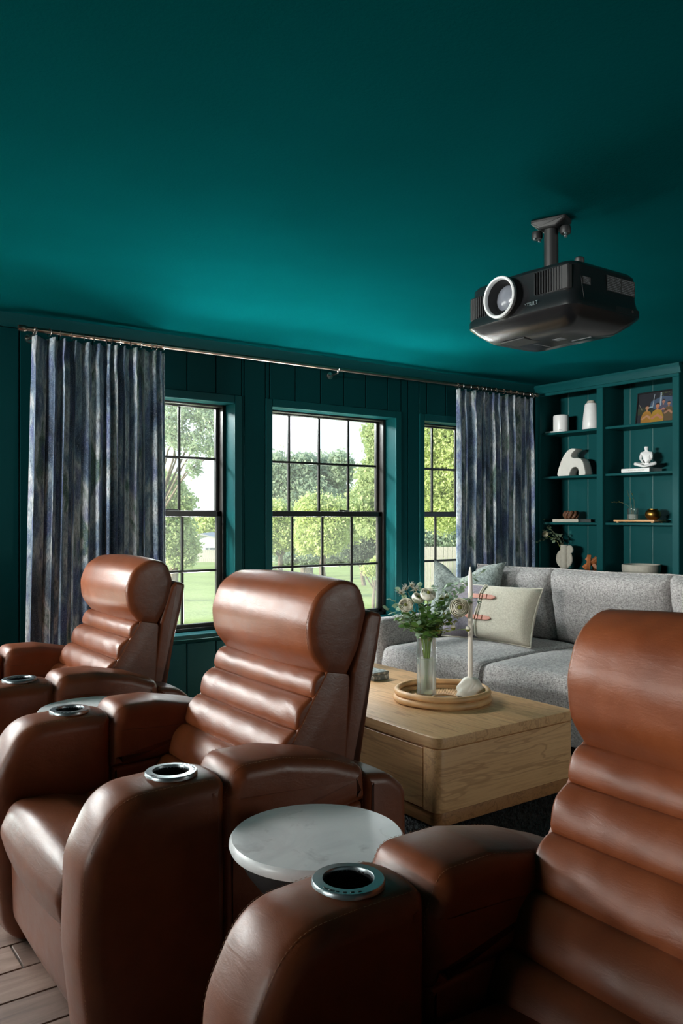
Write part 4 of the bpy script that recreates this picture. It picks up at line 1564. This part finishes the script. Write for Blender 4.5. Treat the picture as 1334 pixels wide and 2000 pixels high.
def sprig(name, label, cat, path, size, lm, nleaf, rnd, group=None, stem_r=.0016, pair=True, start=.25, jit=.5, mat=None):
    """a stem with leaves along it; path in world coordinates, base first"""
    P = [Vector(p) for p in path]
    t = thing(name, label, cat, P[0], 0, group)
    loc = [p - P[0] for p in P]
    # smooth the path
    fine = []
    for i in range(len(loc) - 1):
        p0, p1, p2, p3 = loc[max(0, i - 1)], loc[i], loc[i + 1], loc[min(len(loc) - 1, i + 2)]
        for q in range(6):
            s = q / 6
            fine.append(0.5 * ((2 * p1) + (p2 - p0) * s + (2 * p0 - 5 * p1 + 4 * p2 - p3) * s * s + (3 * p1 - p0 - 3 * p2 + p3) * s ** 3))
    fine.append(loc[-1])
    put('stem', tube(fine, list(np.linspace(stem_r, stem_r * .45, len(fine))), 6), mat or M['stem'], t)
    for k in range(nleaf):
        s = start + (1 - start) * (k + .5) / nleaf
        i = min(len(fine) - 2, int(s * (len(fine) - 1)))
        p = fine[i]
        d = (fine[i + 1] - fine[i]).normalized()
        side = d.cross(Vector((0, 0, 1)))
        if side.length < .1: side = Vector((1, 0, 0))
        side.normalize()
        for sg in ((-1, 1) if pair else ((-1) ** k,)):
            ang = rnd.uniform(-.9, .9)
            dirv = (side * sg * .9 + d * .45 + Vector((0, 0, 1)) * ang * .7 + Vector((rnd.uniform(-jit, jit), rnd.uniform(-jit, jit), rnd.uniform(-jit, jit))) * .6).normalized()
            o = link_mesh('leaf', lm, t, p)
            o.rotation_euler = (Matrix.Rotation(rnd.uniform(-.9, .9), 4, dirv) @ dirv.to_track_quat('X', 'Z').to_matrix().to_4x4()).to_euler()
            sc = size * rnd.uniform(.75, 1.2) * (1.0 - .35 * s)
            o.scale = (sc, sc, sc)
    return t


def bloom(name, label, stem_path, r, aim, group, rnd, openness=1.0, stem=True):
    P = [Vector(p) for p in stem_path]
    t = thing(name, label, 'flower', P[0], 0, group)
    loc = [p - P[0] for p in P]
    c = loc[-1]
    if stem: put('stem', tube(loc, .0022, 6), M['stem'], t)
    A = Vector(aim).to_track_quat('Z', 'Y').to_matrix().to_4x4()
    ptl = []
    # shells of overlapping petals round a tight heart
    for ring in range(6):
        f = ring / 5
        cnt = (3, 4, 5, 6, 7, 8)[ring]
        rad = r * (.26 + .74 * f)
        tilt = .12 + .62 * f * openness
        for k in range(cnt):
            a0 = 2 * PI * (k + .37 * ring) / cnt + rnd.uniform(-.12, .12)
            V, Fc = [], []
            nu, nv = 5, 4
            for i in range(nu + 1):
                for j in range(nv + 1):
                    u, v = -1 + 2 * i / nu, j / nv
                    ang = a0 + u * (PI / cnt) * 1.35
                    lat = -1.15 + v * (1.15 + 1.05 - tilt * 1.1 + rnd.uniform(-.02, .02)) - .10 * u * u * v
                    rr_ = rad * (1 + .04 * math.sin(3 * u + k)) * (1 + .05 * v)
                    V.append((rr_ * math.cos(lat) * math.cos(ang), rr_ * math.cos(lat) * math.sin(ang), rr_ * .85 * math.sin(lat)))
            for i in range(nu):
                for j in range(nv):
                    q = i * (nv + 1) + j
                    Fc.append((q, q + nv + 1, q + nv + 2, q + 1))
            ptl.append((V, Fc))
    put('petals', xf(join(*ptl), T(*c) @ A), M['petal'], t, 180)
    put('heart', xf(lathe([(0, -.1 * r), (.2 * r, 0), (.2 * r, .38 * r), (.1 * r, .50 * r), (0, .52 * r)], 12), T(*c) @ A), M['olive'], t)
    put('calyx', xf(lathe([(.0022, -1.05 * r), (.35 * r, -.88 * r), (.55 * r, -.70 * r), (0, -.6 * r)], 12), T(*c) @ A), M['stem'], t)
    return t


rnd = random.Random(21)
vb = (5.250, 4.232, S4 + .19)
def vrel(dx, dy, dz): return (vb[0] + dx, vb[1] + dy, vb[2] + dz)
sp_paths = [[(0, 0, -.10), (-.01, .03, .04), (-.06, .10, .10), (-.08, .17, .13)], [(0, 0, -.10), (-.02, .04, .06), (-.05, .12, .14), (-.07, .15, .21)], [(0, 0, -.10), (-.03, .05, .03), (-.09, .12, .05), (-.11, .18, .03)],
            [(0, 0, -.10), (-.02, .01, .03), (-.06, .04, .06), (-.08, .06, .05)], [(0, 0, -.10), (.0, .02, .06), (-.03, .08, .10), (-.06, .11, .16)]]
for i, p in enumerate(sp_paths):
    sprig('leafy_sprig', 'grey-green leafy sprig in the pale ring vase', 'sprig', [vrel(*q) for q in p], .020, leaf_round, 8, rnd, 'sprigs in the ring vase', .0016, True, .35, .6, M['twig'])
bloom('ranunculus', 'single white flower in the pale ring vase on the bookcase', [vrel(0, 0, -.10), vrel(-.02, .05, .03), vrel(-.07, .135, .088)], .025, (-.85, -.3, .35), None, rnd)

# ---- wooden knot
t = thing('wooden_knot', 'orange-brown interlocking wooden block ornament on the lower left shelf', 'ornament', (5.255, 3.985, S4), .5)
for (sz, rot, loc_) in (((.030, .030, .125), (.0, .35, .2), (-.01, .012, .062)), ((.030, .030, .13), (.9, .1, .5), (.0, .0, .060)), ((.028, .028, .12), (-.85, .2, .1), (.012, -.010, .058)), ((.03, .03, .10), (.1, -.25, .7), (.02, -.03, .05))):
    Mx = T(*loc_) @ RX(rot[0]) @ RY(rot[1]) @ RZ(rot[2])
    put('block', xf(box(-sz[0] / 2, sz[0] / 2, -sz[1] / 2, sz[1] / 2, -sz[2] / 2, sz[2] / 2, .003, 1), Mx), M['knotwood'], t, 30)

# ---- framed photograph
t = thing('photo_frame', 'framed photograph of four people, two in yellow shirts, on the top right shelf', 'picture', (5.305, 3.455, S1))
t.rotation_euler = (0, math.radians(8), 0)
fw, fh = .335, .245
put('frame', join(box(-.009, .009, -fw / 2, fw / 2, 0, .010, .002, 1), box(-.009, .009, -fw / 2, fw / 2, fh - .010, fh, .002, 1),
                  box(-.009, .009, -fw / 2, -fw / 2 + .010, 0.0, fh, .002, 1), box(-.009, .009, fw / 2 - .010, fw / 2, 0, fh, .002, 1), box(.0, .008, -fw / 2 + .005, fw / 2 - .005, .004, fh - .004)), M['black'], t, 30)
put('easel', box(.008, .011, -.02, .02, 0, .16, .001, 1), M['black'], t, 30)
FLATM = {}
def fm(c):
    if c not in FLATM:
        FLATM[c] = flat('print_%d_%d_%d' % c, srgb(*c), .45, var=.04)
    return FLATM[c]
pm_ = bpy.data.meshes.new('photo_print')
pv, pfc, pmi, pmats = [], [], [], []
def shape(pts, col, lay):
    if col not in pmats: pmats.append(col)
    n0 = len(pv)
    for (a_, b_) in pts:      # a_ 0..1 left to right, b_ 0..1 upward
        pv.append((-.0008 - lay * .00025, fw / 2 - .010 - a_ * (fw - .020), .010 + b_ * (fh - .020)))
    pfc.append(tuple(range(n0, len(pv)))); pmi.append(pmats.index(col))
def ell(cx, cy, rx, ry, n_=18): return [(cx + rx * math.cos(2 * PI * k / n_), cy + ry * math.sin(2 * PI * k / n_)) for k in range(n_)]
shape([(0, 0), (1, 0), (1, 1), (0, 1)], (26, 28, 36), 0)
shape([(.30, .45), (.95, .45), (.95, .80), (.62, .86), (.34, .72)], (58, 74, 96), 1)
shape([(0, .3), (.42, .3), (.40, .52), (.1, .56), (0, .5)], (40, 46, 34), 1)
shape([(.56, .42), (.605, .42), (.605, .98), (.565, .98)], (138, 150, 164), 2)
shape([(.375, .50), (.39, .50), (.425, .95), (.412, .95)], (150, 160, 170), 2)
shape([(.02, .66), (.03, .66), (.12, .46), (.105, .46)], (130, 120, 104), 2)
shape([(.27, .50), (.38, .52), (.40, .56), (.28, .54)], (126, 154, 164), 2)
for k in range(26):
    shape(ell(.55 + .42 * rnd.random(), .86 + .12 * rnd.random(), .014, .014, 6), (92, 104, 46) if k % 2 else (60, 74, 36), 2)
def person(cx, top_, sc, shirt, skin, lay):
    hy = top_ - .075 * sc
    shape([(cx - .15 * sc, 0), (cx - .155 * sc, hy - .34 * sc), (cx - .10 * sc, hy - .16 * sc), (cx - .03 * sc, hy - .11 * sc), (cx + .03 * sc, hy - .11 * sc), (cx + .10 * sc, hy - .16 * sc), (cx + .155 * sc, hy - .34 * sc), (cx + .15 * sc, 0)], shirt, lay)
    shape([(cx - .02 * sc, hy - .13 * sc), (cx + .02 * sc, hy - .13 * sc), (cx + .02 * sc, hy - .04 * sc), (cx - .02 * sc, hy - .04 * sc)], skin, lay + 1)
    shape(ell(cx, hy, .045 * sc, .078 * sc), skin, lay + 1)
    shape([(cx - .046 * sc, hy + .02 * sc), (cx - .04 * sc, hy + .07 * sc), (cx, hy + .09 * sc), (cx + .04 * sc, hy + .07 * sc), (cx + .046 * sc, hy + .02 * sc), (cx, hy + .045 * sc)], (46, 26, 24), lay + 2)
    shape([(cx - .15 * sc, hy - .36 * sc), (cx - .10 * sc, hy - .40 * sc), (cx + .03 * sc, hy - .28 * sc), (cx + .02 * sc, hy - .23 * sc)], skin, lay + 2)
    shape([(cx + .15 * sc, hy - .36 * sc), (cx + .10 * sc, hy - .42 * sc), (cx - .01 * sc, hy - .29 * sc), (cx + .01 * sc, hy - .23 * sc)], skin, lay + 3)
person(.66, .74, .85, (70, 66, 84), (150, 104, 92), 3)
person(.80, .66, .85, (84, 68, 46), (150, 108, 86), 6)
person(.25, .60, 1.0, (146, 102, 38), (168, 122, 92), 9)
person(.52, .64, 1.12, (152, 116, 36), (168, 112, 88), 13)
pm_.from_pydata(pv, [], pfc)
for c_ in pmats: pm_.materials.append(fm(c_))
for p_, i_ in zip(pm_.polygons, pmi): p_.material_index = i_
link_mesh('photo_print', pm_, t)

# ---- seated figurine grown from a skeleton
t = thing('figurine', 'white stylised figurine sitting cross-legged on the white book', 'figurine', (5.255, 3.497, S2 + .030), .35)
J = [(0, 0, .030), (0, 0, .075), (0, 0, .108), (0, 0, .126), (-.002, 0, .148), (-.002, 0, .160),
     (0, .034, .108), (-.012, .040, .070), (-.045, .012, .038), (0, -.034, .108), (-.012, -.040, .070), (-.048, -.012, .036),
     (-.004, .026, .022), (-.040, .076, .034), (-.052, .010, .012), (-.058, -.016, .010),
     (-.004, -.026, .022), (-.040, -.076, .034), (-.060, -.010, .012), (-.064, .020, .010)]
E_ = [(0, 1), (1, 2), (2, 3), (3, 4), (4, 5), (2, 6), (6, 7), (7, 8), (2, 9), (9, 10), (10, 11), (0, 12), (12, 13), (13, 14), (14, 15), (0, 16), (16, 17), (17, 18), (18, 19)]
Rd = [.029, .021, .024, .008, .019, .017, .013, .010, .007, .013, .010, .007, .018, .013, .009, .007, .018, .013, .009, .007]
me = bpy.data.meshes.new('body')
me.from_pydata(J, E_, [])
fo = link_mesh('body', me, t)
md = fo.modifiers.new('skin', 'SKIN')
for sv, r in zip(me.skin_vertices[0].data, Rd): sv.radius = (r, r)
me.skin_vertices[0].data[0].use_root = True
fo.modifiers.new('sub', 'SUBSURF').levels = 2
bake_mods(fo)
fo.data.materials.clear(); fo.data.materials.append(M['white'])

# ---- tray with glass and brass pot
t = thing('shelf_tray', 'low pale wooden tray on small feet, third right shelf', 'tray', (5.262, 3.560, S3))
put('board', box(-.075, .075, -.170, .170, .008, .022, .004), M['oak_y'], t)
for x in (-.055, .055):
    for y in (-.145, .145):
        put('foot', box(x - .009, x + .009, y - .009, y + .009, 0, .009, .002, 1), M['oak_y'], t)
t = thing('glass_vase', 'small clear glass with a leafy sprig on the pale shelf tray', 'vase', (5.25, 3.608, S3 + .022))
gt = put('glass', lathe([(0, 0), (.038, 0), (.040, .004), (.040, .084), (.0375, .084), (.0375, .006), (0, .006)], 32), M['vaseglass'], t)
put('water', lathe([(0, .0065), (.037, .0065), (.037, .040), (0, .040)], 28), M['water'], t)
b0 = (5.25, 3.608, S3 + .030)
for p in ([(0, 0, 0), (.0, .01, .09), (-.005, .02, .15), (-.01, .04, .21)], [(0, .0, 0), (-.005, .02, .08), (-.03, .08, .12), (-.05, .15, .12)], [(.005, 0, 0), (.0, -.012, .10), (0, -.005, .16), (-.01, .012, .20)]):
    sprig('twig', 'thin olive twig standing in the small shelf glass', 'twig', [(b0[0] + q[0], b0[1] + q[1], b0[2] + q[2]) for q in p], .012, leaf_olive, 5, rnd, 'twigs in the shelf glass', .0014, True, .62, .5, M['twig'])
t = thing('brass_pot', 'small round brass pot at the right end of the shelf tray', 'pot', (5.258, 3.446, S3 + .022))
put('body', lathe([(0, 0), (.030, 0), (.034, .003), (.050, .018), (.056, .036), (.053, .054), (.042, .068), (.034, .073), (.034, .079), (.029, .079), (.029, .070), (.040, .06), (.045, .036), (.03, .01), (0, .008)], 40), M['brass'], t)
t = thing('bowl', 'wide pale stoneware bowl on the lower right shelf', 'bowl', (5.262, 3.545, S4))
put('body', lathe([(0, 0), (.118, 0), (.128, .006), (.135, .03), (.136, .066), (.132, .071), (.126, .066), (.120, .02), (0, .014)], 56), M['stone'], t)

# ================================================================== PROJECTOR
PJ = (2.300, 1.912, 2.305)
pj = thing('projector', 'black ceiling-mounted home projector with a silver lens ring', 'projector', PJ)
B = M['black']
hw_, x0, x1 = .243, -.185, .195            # half width, front, rear
zb, zm_, zt_ = -.432, -.372, -.222          # lowest belly, waist, top
nx, ny = 16, 20
def outline(inset, zf):
    P = fillet([(x0 + inset, -hw_ + inset, .05), (x0 - .018 + inset, 0, .6), (x0 + inset, hw_ - inset, .05), (x1 - inset, hw_ - inset, .05), (x1 - inset, -hw_ + inset, .05)], 8)
    return [(p[0], p[1], zf) for p in P]
lv = [(.120, zb), (.060, zb + .006), (.024, zm_ - .026), (.004, zm_ - .006), (0, zm_), (0, zm_ + .020), (.006, zm_ + .034), (.010, zm_ + .060), (.013, zt_ - .015), (.022, zt_ - .003), (.032, zt_)]
V, Fc = [], []
for ins, z in lv: V += outline(ins, z)
m = len(V) // len(lv)
for k in range(len(lv) - 1):
    for i in range(m):
        j = (i + 1) % m
        Fc.append((k * m + i, k * m + j, (k + 1) * m + j, (k + 1) * m + i))
Fc.append(tuple(range(m))); Fc.append(tuple((len(lv) - 1) * m + i for i in range(m)))
M['projshell'] = flat('projector_shell', (0.007, 0.0073, 0.0085), 0.24, 0.0, 0.9, .05)
put('housing', (V, Fc), M['projshell'], pj, 32)
LY, LZ = .035, -.303
lens = put('lens_barrel', xf(lathe([(.0605, .012), (.0605, -.024), (.0705, -.024), (.0725, -.010), (.0725, .03), (.0605, .03)], 48, True), T(x0 - .013, LY, LZ) @ RY(PI / 2)), M['blackmatte'], pj)
put('lens_ring', xf(lathe([(.0600, -.020), (.0605, -.030), (.0635, -.0355), (.0675, -.0365), (.0712, -.0335), (.0722, -.026), (.0715, -.022), (.062, -.0225)], 48, True), T(x0 - .013, LY, LZ) @ RY(PI / 2)), flat('silver_ring', srgb(222, 224, 226), .35, .25), lens)
put('lens_tube', xf(lathe([(.060, -.022), (.054, -.006), (.054, .006), (.049, .018), (.049, .05), (.0605, .05), (.0605, -.022)], 40, True), T(x0 - .013, LY, LZ) @ RY(PI / 2)), M['blackmatte'], lens)
lg = flat('coated_lens', srgb(104, 107, 116), .18, 0.0)
put('lens_glass', xf(lathe([(0, -.006), (.024, -.004), (.042, .004), (.0495, .014), (0, .016)], 40), T(x0 - .013, LY, LZ) @ RY(PI / 2)), lg, lens)
# vents: framed panels of slats each side of the lens
def vent(ya, yb, za, zb_, nsl, lean):
    xf_ = lambda y: x0 - .018 * (1 - min(1, abs(y) / hw_) ** 1.2) + .010
    g = put('vent', join(box(xf_((ya + yb) / 2) - .002, xf_((ya + yb) / 2) + .02, ya, yb, za, zb_, .004, 1)), M['blackmatte'], pj)
    slm = []
    for k in range(nsl):
        y = ya + (yb - ya) * (k + .5) / nsl
        xx = xf_(y) - .003
        put('slat', xf(box(-.003, .006, -.0022, .0022, za + .004, zb_ - .004, .0008, 1), T(xx, y, 0) @ RX(lean)), M['black'], g)
    return g
vent(-.222, -.085, -.322, -.240, 13, .0)
vent(.125, .222, -.345, -.262, 9, .0)
text_mesh('model_lettering', 'Y7SULT', .018, M['cupmetal'], pj, T(x0 - .0115, -.078, -.345) @ RZ(-PI / 2 - .05) @ RX(PI / 2))
# labels with fine print on the side facing the camera
lab = flat('label_print', srgb(120, 124, 130), .6)
def label(xa, xb, za, zb_, rows, cols):
    g = put('label', box(xa, xb, -hw_ + .0095, -hw_ + .0145, za, zb_), M['blackmatte'], pj, 30)
    ln_ = []
    for c_ in range(cols):
        ca = xa + (xb - xa) * c_ / cols + .003
        cb = xa + (xb - xa) * (c_ + 1) / cols - .003
        for r_ in range(rows):
            z = zb_ - (zb_ - za) * (r_ + .7) / (rows + .4)
            x = ca
            while x < cb - .004:
                w = min(rnd.uniform(.004, .014), cb - x)
                ln_.append(box(x, x + w, -hw_ + .0088, -hw_ + .0098, z - .0011, z + .0011))
                x += w + .0022
    tag(put('fine_print', join(*ln_), lab, g), kind='stuff')
label(-.125, -.085, -.300, -.275, 5, 1)
label(.000, .155, -.302, -.250, 9, 2)
put('seam', tube([(-.132, -hw_ - .0003, -.352), (-.132, -hw_ + .012, -.28), (-.132, -hw_ + .016, -.235)], .0008, 5), M['blackmatte'], pj)
put('access_panel', box(.035, .165, -hw_ - .0006, -hw_ + .004, -.370, -.349, .001, 1), M['projshell'], pj)
put('socket', xf(lathe([(0, 0), (.005, 0), (.005, .002), (0, .002)], 12), T(.125, -hw_ - .0006, -.358) @ RX(PI / 2)), M['blackmatte'], pj)
put('belly_hatch', box(-.12, -.03, .02, .13, zb - .001, zb + .004, .001, 1), M['blackmatte'], pj)
put('belly_plate', join(box(-.02, .012, -.06, -.02, zb - .001, zb + .004), box(.05, .056, -.13, -.05, zb - .001, zb + .004), box(-.02, .07, .06, .064, zb - .0008, zb + .004)), lab, pj)
for (x, y) in ((-.10, -.20), (.15, .19)):
    put('knob', xf(lathe([(0, 0), (.014, 0), (.016, .004), (.016, .016), (.012, .020), (0, .020)], 16), T(x, y, zt_ - .001)), M['blackmatte'], pj)
# mount
put('mount_dome', lathe([(0, zt_ - .002), (.088, zt_ - .002), (.090, zt_ + .006), (.072, zt_ + .018), (.040, zt_ + .034), (.030, zt_ + .046), (0, zt_ + .046)], 36), M['blackmatte'], pj)
for k in range(3):
    q = 2.4 + k * .5
    put('mount_arm', xf(box(-.10, -.03, -.008, .008, zt_ + .002, zt_ + .008, .002, 1), RZ(q - PI)), M['blackmatte'], pj)
put('pole', lathe([(0, zt_ + .04), (.0245, zt_ + .04), (.0245, -.028), (0, -.028)], 28), M['blackmatte'], pj)
put('ceiling_plate', xf(slab(fillet([(-.062, -.0005, .0), (-.062, -.014, .004), (-.03, -.036, .012), (.03, -.036, .012), (.062, -.014, .004), (.062, -.0005, .0)], 4), .040, .008, .0), RZ(PI / 2 + .35)), M['blackmatte'], pj)
for s in (-1, 1):
    cl = put('clamp', xf(join(lathe([(0, -.013), (.017, -.013), (.019, -.008), (.019, .008), (.017, .013), (0, .013)], 18)), RZ(PI / 2 + .35) @ T(s * .052, 0, -.046)), M['blackmatte'], pj)
    for w in (-1, 1):
        put('screw', xf(lathe([(0, -.006), (.006, -.006), (.006, .0), (0, .0)], 10), RZ(PI / 2 + .35) @ T(s * (.052 + .004 * w), w * .012, -.058 if w > 0 else -.060)), M['cupmetal'], cl)

# ================================================================== ON THE COFFEE TABLE
ZT = .368
TC = (2.690, 2.895)
t = thing('round_tray', 'round rattan tray with a doubled cane rim on the coffee table', 'tray', (TC[0], TC[1], ZT))
put('base_weave', lathe([(0, .004), (.215, .004), (.215, .012), (0, .012)], 56), M['weave'], t)
cn = []
for k in range(-26, 27):
    x = k * .0078
    Lh = math.sqrt(max(0, .212 ** 2 - x * x))
    if Lh > .02: cn.append(xf(tube([(-Lh, x, .0125), (Lh, x, .0125)], .0030, 5), RZ(.9)))
tag(put('cane_strands', join(*cn), M['rattan'], t), kind='stuff')
for k, (r, z, rad) in enumerate(((.221, .0165, .0165), (.219, .0465, .0145))):
    put('rim', tube([(r * math.cos(q) * (1 + .006 * math.sin(3 * q + k)), r * math.sin(q) * (1 + .006 * math.sin(2 * q + k)), z + .0015 * math.sin(4 * q + k)) for q in np.linspace(0, 2 * PI, 73)[:-1]],
                    [rad * (1 + .05 * math.sin(5 * q + k)) for q in np.linspace(0, 2 * PI, 73)[:-1]], 12, True), M['rattan'], t)
put('inner_band', lathe([(.196, .012), (.206, .012), (.206, .030), (.196, .030)], 56, True), M['rattan'], t)
ZI = ZT + .0158
t = thing('coaster', 'small round wooden coaster on the rattan tray between vase and candle', 'coaster', (2.655, 2.840, ZI), 0)
put('disc', lathe([(0, 0), (.058, 0), (.062, .004), (.063, .011), (.060, .014), (.055, .013), (.054, .008), (0, .008)], 48), M['oak_x'], t)

# candle and holder
cpos = (2.803, 2.822)
t = thing('candle_holder', 'lumpy white glazed candle holder on the rattan tray', 'candle holder', (cpos[0], cpos[1], ZI))
V, Fc = [], []
na, nb = 28, 14
for i in range(nb + 1):
    f = i / nb
    for k in range(na):
        q = 2 * PI * k / na
        r = .066 * (1 - f) ** .75 * (1 + .20 * math.sin(2 * q + 3 * f + .6) + .12 * math.sin(5 * q - 9 * f)) + .0195 * f ** .5 + .006
        if f > .93: r = .0215
        V.append((r * math.cos(q), r * math.sin(q) * .9, .092 * f))
for i in range(nb):
    for k in range(na):
        Fc.append((i * na + k, i * na + (k + 1) % na, (i + 1) * na + (k + 1) % na, (i + 1) * na + k))
Fc.append(tuple(range(na))); Fc.append(tuple(nb * na + k for k in range(na)))
put('body', (V, Fc), flat('white_glaze', srgb(222, 216, 204), .3, var=.08, nscale=14), t, 80)
t = thing('candle', 'tall thin white taper candle standing in the lumpy holder', 'candle', (cpos[0], cpos[1], ZI + .0925))
put('wax', lathe([(0, 0), (.0122, 0), (.0120, .10), (.0112, .46), (.0100, .485), (.0065, .512), (.0028, .530), (0, .532)], 24), M['wax'], t)
put('wick', tube([(0, 0, .530), (.001, 0, .538), (.002, .001, .545)], .0008, 5), M['twig'], t)

# patterned box half hidden behind the middle recliner
t = thing('decorative_box', 'small grey patterned stone box at the left of the coffee table top', 'box', (2.735, 3.515, ZT), .08)
st_ = NT('patterned_stone')
vo = st_.n('ShaderNodeTexVoronoi'); vo.inputs['Scale'].default_value = 45
st_.l(st_.coords(), vo.inputs['Vector'])
st_.set(Base_Color=st_.ramp(vo.outputs['Distance'], [(.2, srgb(196, 196, 190)), (.5, srgb(112, 118, 116))]), Roughness=.5)
put('base', box(-.055, .055, -.085, .085, 0, .030, .004), st_.m, t)
put('lid', box(-.056, .056, -.086, .086, .0305, .046, .004), st_.m, t)

# glass vase with water
VP = (2.652, 2.968)
t = thing('glass_vase', 'tall clear cylinder vase half full of cloudy water on the rattan tray', 'vase', (VP[0], VP[1], ZI))
put('glass', lathe([(0, 0), (.045, 0), (.0475, .003), (.0475, .292), (.0462, .294), (.0445, .292), (.0445, .010), (0, .010)], 48), M['vaseglass'], t)
put('water', lathe([(0, .0105), (.0442, .0105), (.0442, .178), (0, .178)], 40), M['water'], t)
rnd = random.Random(5)
leaf_wide = leaf_round.copy(); leaf_wide.materials.clear(); leaf_wide.materials.append(M['green'])
ZV = ZI + .012
NECK = ZI + .29
def vpath(end, bend=.0, low=None):
    """stem from the vase bottom, through the mouth, to end"""
    ex, ey, ez = end
    dx, dy = ex - VP[0], ey - VP[1]
    n_ = math.hypot(dx, dy) + 1e-6
    m_ = min(.032, n_ * .25)
    bx, by = VP[0] - dx / n_ * rnd.uniform(.004, .022), VP[1] - dy / n_ * rnd.uniform(.004, .022)
    zb_ = ZV + rnd.uniform(.0, .03)
    mx_, my_ = VP[0] + dx / n_ * m_, VP[1] + dy / n_ * m_
    return [(bx, by, zb_), ((bx + mx_) / 2, (by + my_) / 2, (zb_ + NECK) / 2), (mx_, my_, NECK), (VP[0] + dx * .55, VP[1] + dy * .55, NECK + (ez - NECK) * .66 + bend), end]
D0 = 3.92
RG = 'white ranunculus in the glass vase'
for (u, v, dd, r, aim, lab_) in (
        (897, 1187, -.06, .045, (-.55, -.80, .25), 'largest white ranunculus, right side of the bouquet, facing the camera beside the candle'),
        (836, 1160, -.02, .036, (-.2, -.55, .80), 'white ranunculus at the top middle of the bouquet'),
        (793, 1182, -.05, .034, (-.75, -.55, .35), 'white ranunculus low on the left side of the bouquet'),
        (816, 1168, .00, .029, (.1, -.6, .8), 'white ranunculus bud just left of the topmost flower')):
    e = at(u, v, D0 + dd)
    bloom('ranunculus', lab_, vpath(e), r, aim, RG, rnd, 1.0 if r > .03 else .6)
for (u, v, dd, which) in ((863, 1166, .02, 'left one of the two pale green buds beside the topmost flower'), (873, 1164, .04, 'right one of the two pale green buds beside the topmost flower'),
                          (914, 1228, -.05, 'low pale green bud overlapping the white candle'), (885, 1225, -.03, 'low pale green bud just left of the candle')):
    e = at(u, v, D0 + dd)
    P = [Vector(p) for p in vpath(e)]
    tb = thing('flower_bud', which, 'bud', P[0], 0, 'green buds in the bouquet')
    put('stem', tube([p - P[0] for p in P], .0015, 6), M['stem'], tb)
    c_ = P[-1] - P[0]
    put('head', xf(lathe([(0, -.012), (.008, -.009), (.0115, 0), (.009, .009), (.003, .013), (0, .013)], 14), T(*c_)), M['petal'], tb)
    put('calyx', xf(lathe([(0, -.014), (.009, -.011), (.0125, -.002), (.011, -.001), (0, -.006)], 10), T(*c_)), M['olive'], tb)
# eucalyptus
EU = [((760, 1168), -.10), ((752, 1190), -.05), ((775, 1150), .05), ((790, 1205), -.16), ((905, 1135), .06), ((930, 1120), .10), ((948, 1112), .14), ((925, 1160), .00), ((880, 1138), .08), ((850, 1145), .10), ((826, 1150), .12), ((938, 1172), -.02), ((770, 1186), .02), ((782, 1216), -.08), ((820, 1142), .04), ((868, 1152), .0), ((896, 1147), .03), ((916, 1141), .05)]
ORD = ['highest', 'second highest', 'third highest', 'fourth highest', 'fifth highest', 'sixth highest', 'seventh highest', 'eighth highest', 'ninth highest']
for k, ((u, v), dd) in enumerate(EU):
    e = at(u, v, D0 + dd)
    side = 'left' if u < 800 else ('right' if u > 860 else 'middle')
    mates = sorted(q[0][1] for q in EU if ('left' if q[0][0] < 800 else ('right' if q[0][0] > 860 else 'middle')) == side)
    rank = mates.index(v)
    word = 'lowest' if rank == len(mates) - 1 else ORD[rank]
    sprig('eucalyptus_sprig', 'round-leaved grey-green eucalyptus sprig, %s of those on the %s of the bouquet' % (word, side), 'sprig', vpath(e, rnd.uniform(-.02, .03)), .0270, leaf_round, 8, rnd, 'eucalyptus on the %s of the bouquet' % side, .0016, True, .52, .5)
# dark green leaves near the mouth of the vase
GR = [((790, 1225), -.14), ((812, 1225), -.18), ((835, 1200), -.12), ((850, 1215), -.16), ((872, 1200), -.10), ((862, 1180), -.02), ((830, 1185), -.06), ((800, 1200), -.05), ((785, 1195), .06), ((845, 1240), -.17), ((880, 1215), .04), ((815, 1205), .12), ((855, 1195), .10), ((770, 1205), .0)]
for k, ((u, v), dd) in enumerate(GR):
    e = at(u, v, D0 + dd)
    sprig('foliage_sprig', 'dark green leafy sprig in the heart of the bouquet', 'sprig', vpath(e, .01), .0300, leaf_wide, 8, rnd, 'leafy sprigs in the bouquet', .0017, True, .50, .6)
OL = [((885, 1195), -.05), ((892, 1215), -.08), ((870, 1185), .05), ((900, 1205), .02), ((880, 1235), -.10)]
for k, ((u, v), dd) in enumerate(OL):
    e = at(u, v, D0 + dd)
    sprig('olive_sprig', 'yellow-green fine-leaved sprig on the right of the bouquet', 'sprig', vpath(e, .01), .0150, leaf_olive, 14, rnd, 'fine-leaved sprigs in the bouquet', .0013, True, .45, .6)
# dry spiky thistles upper left
for k, ((u, v), dd) in enumerate([((792, 1150), .02), ((803, 1144), .05), ((783, 1158), .0), ((812, 1152), .03)]):
    e = at(u, v, D0 + dd)
    P = [Vector(p) for p in vpath(e)]
    tb = thing('thistle', 'grey spiky thistle, %s of the four at the upper left of the bouquet' % ('second from left', 'third from left', 'leftmost', 'rightmost')[k], 'thistle', P[0], 0, 'thistles in the bouquet')
    put('stem', tube([p - P[0] for p in P], .0014, 6), M['twig'], tb)
    c_ = P[-1] - P[0]
    sk = []
    for q in range(26):
        d_ = Vector((rnd.uniform(-1, 1), rnd.uniform(-1, 1), rnd.uniform(-.3, 1.2))).normalized()
        sk.append(tube([tuple(c_), tuple(c_ + d_ * rnd.uniform(.016, .036))], [.0016, .0003], 4))
    put('spikes', join(*sk), M['stone'], tb)
    put('head', xf(lathe([(0, -.008), (.007, -.004), (.007, .006), (0, .012)], 10), T(*c_)), M['twig'], tb)
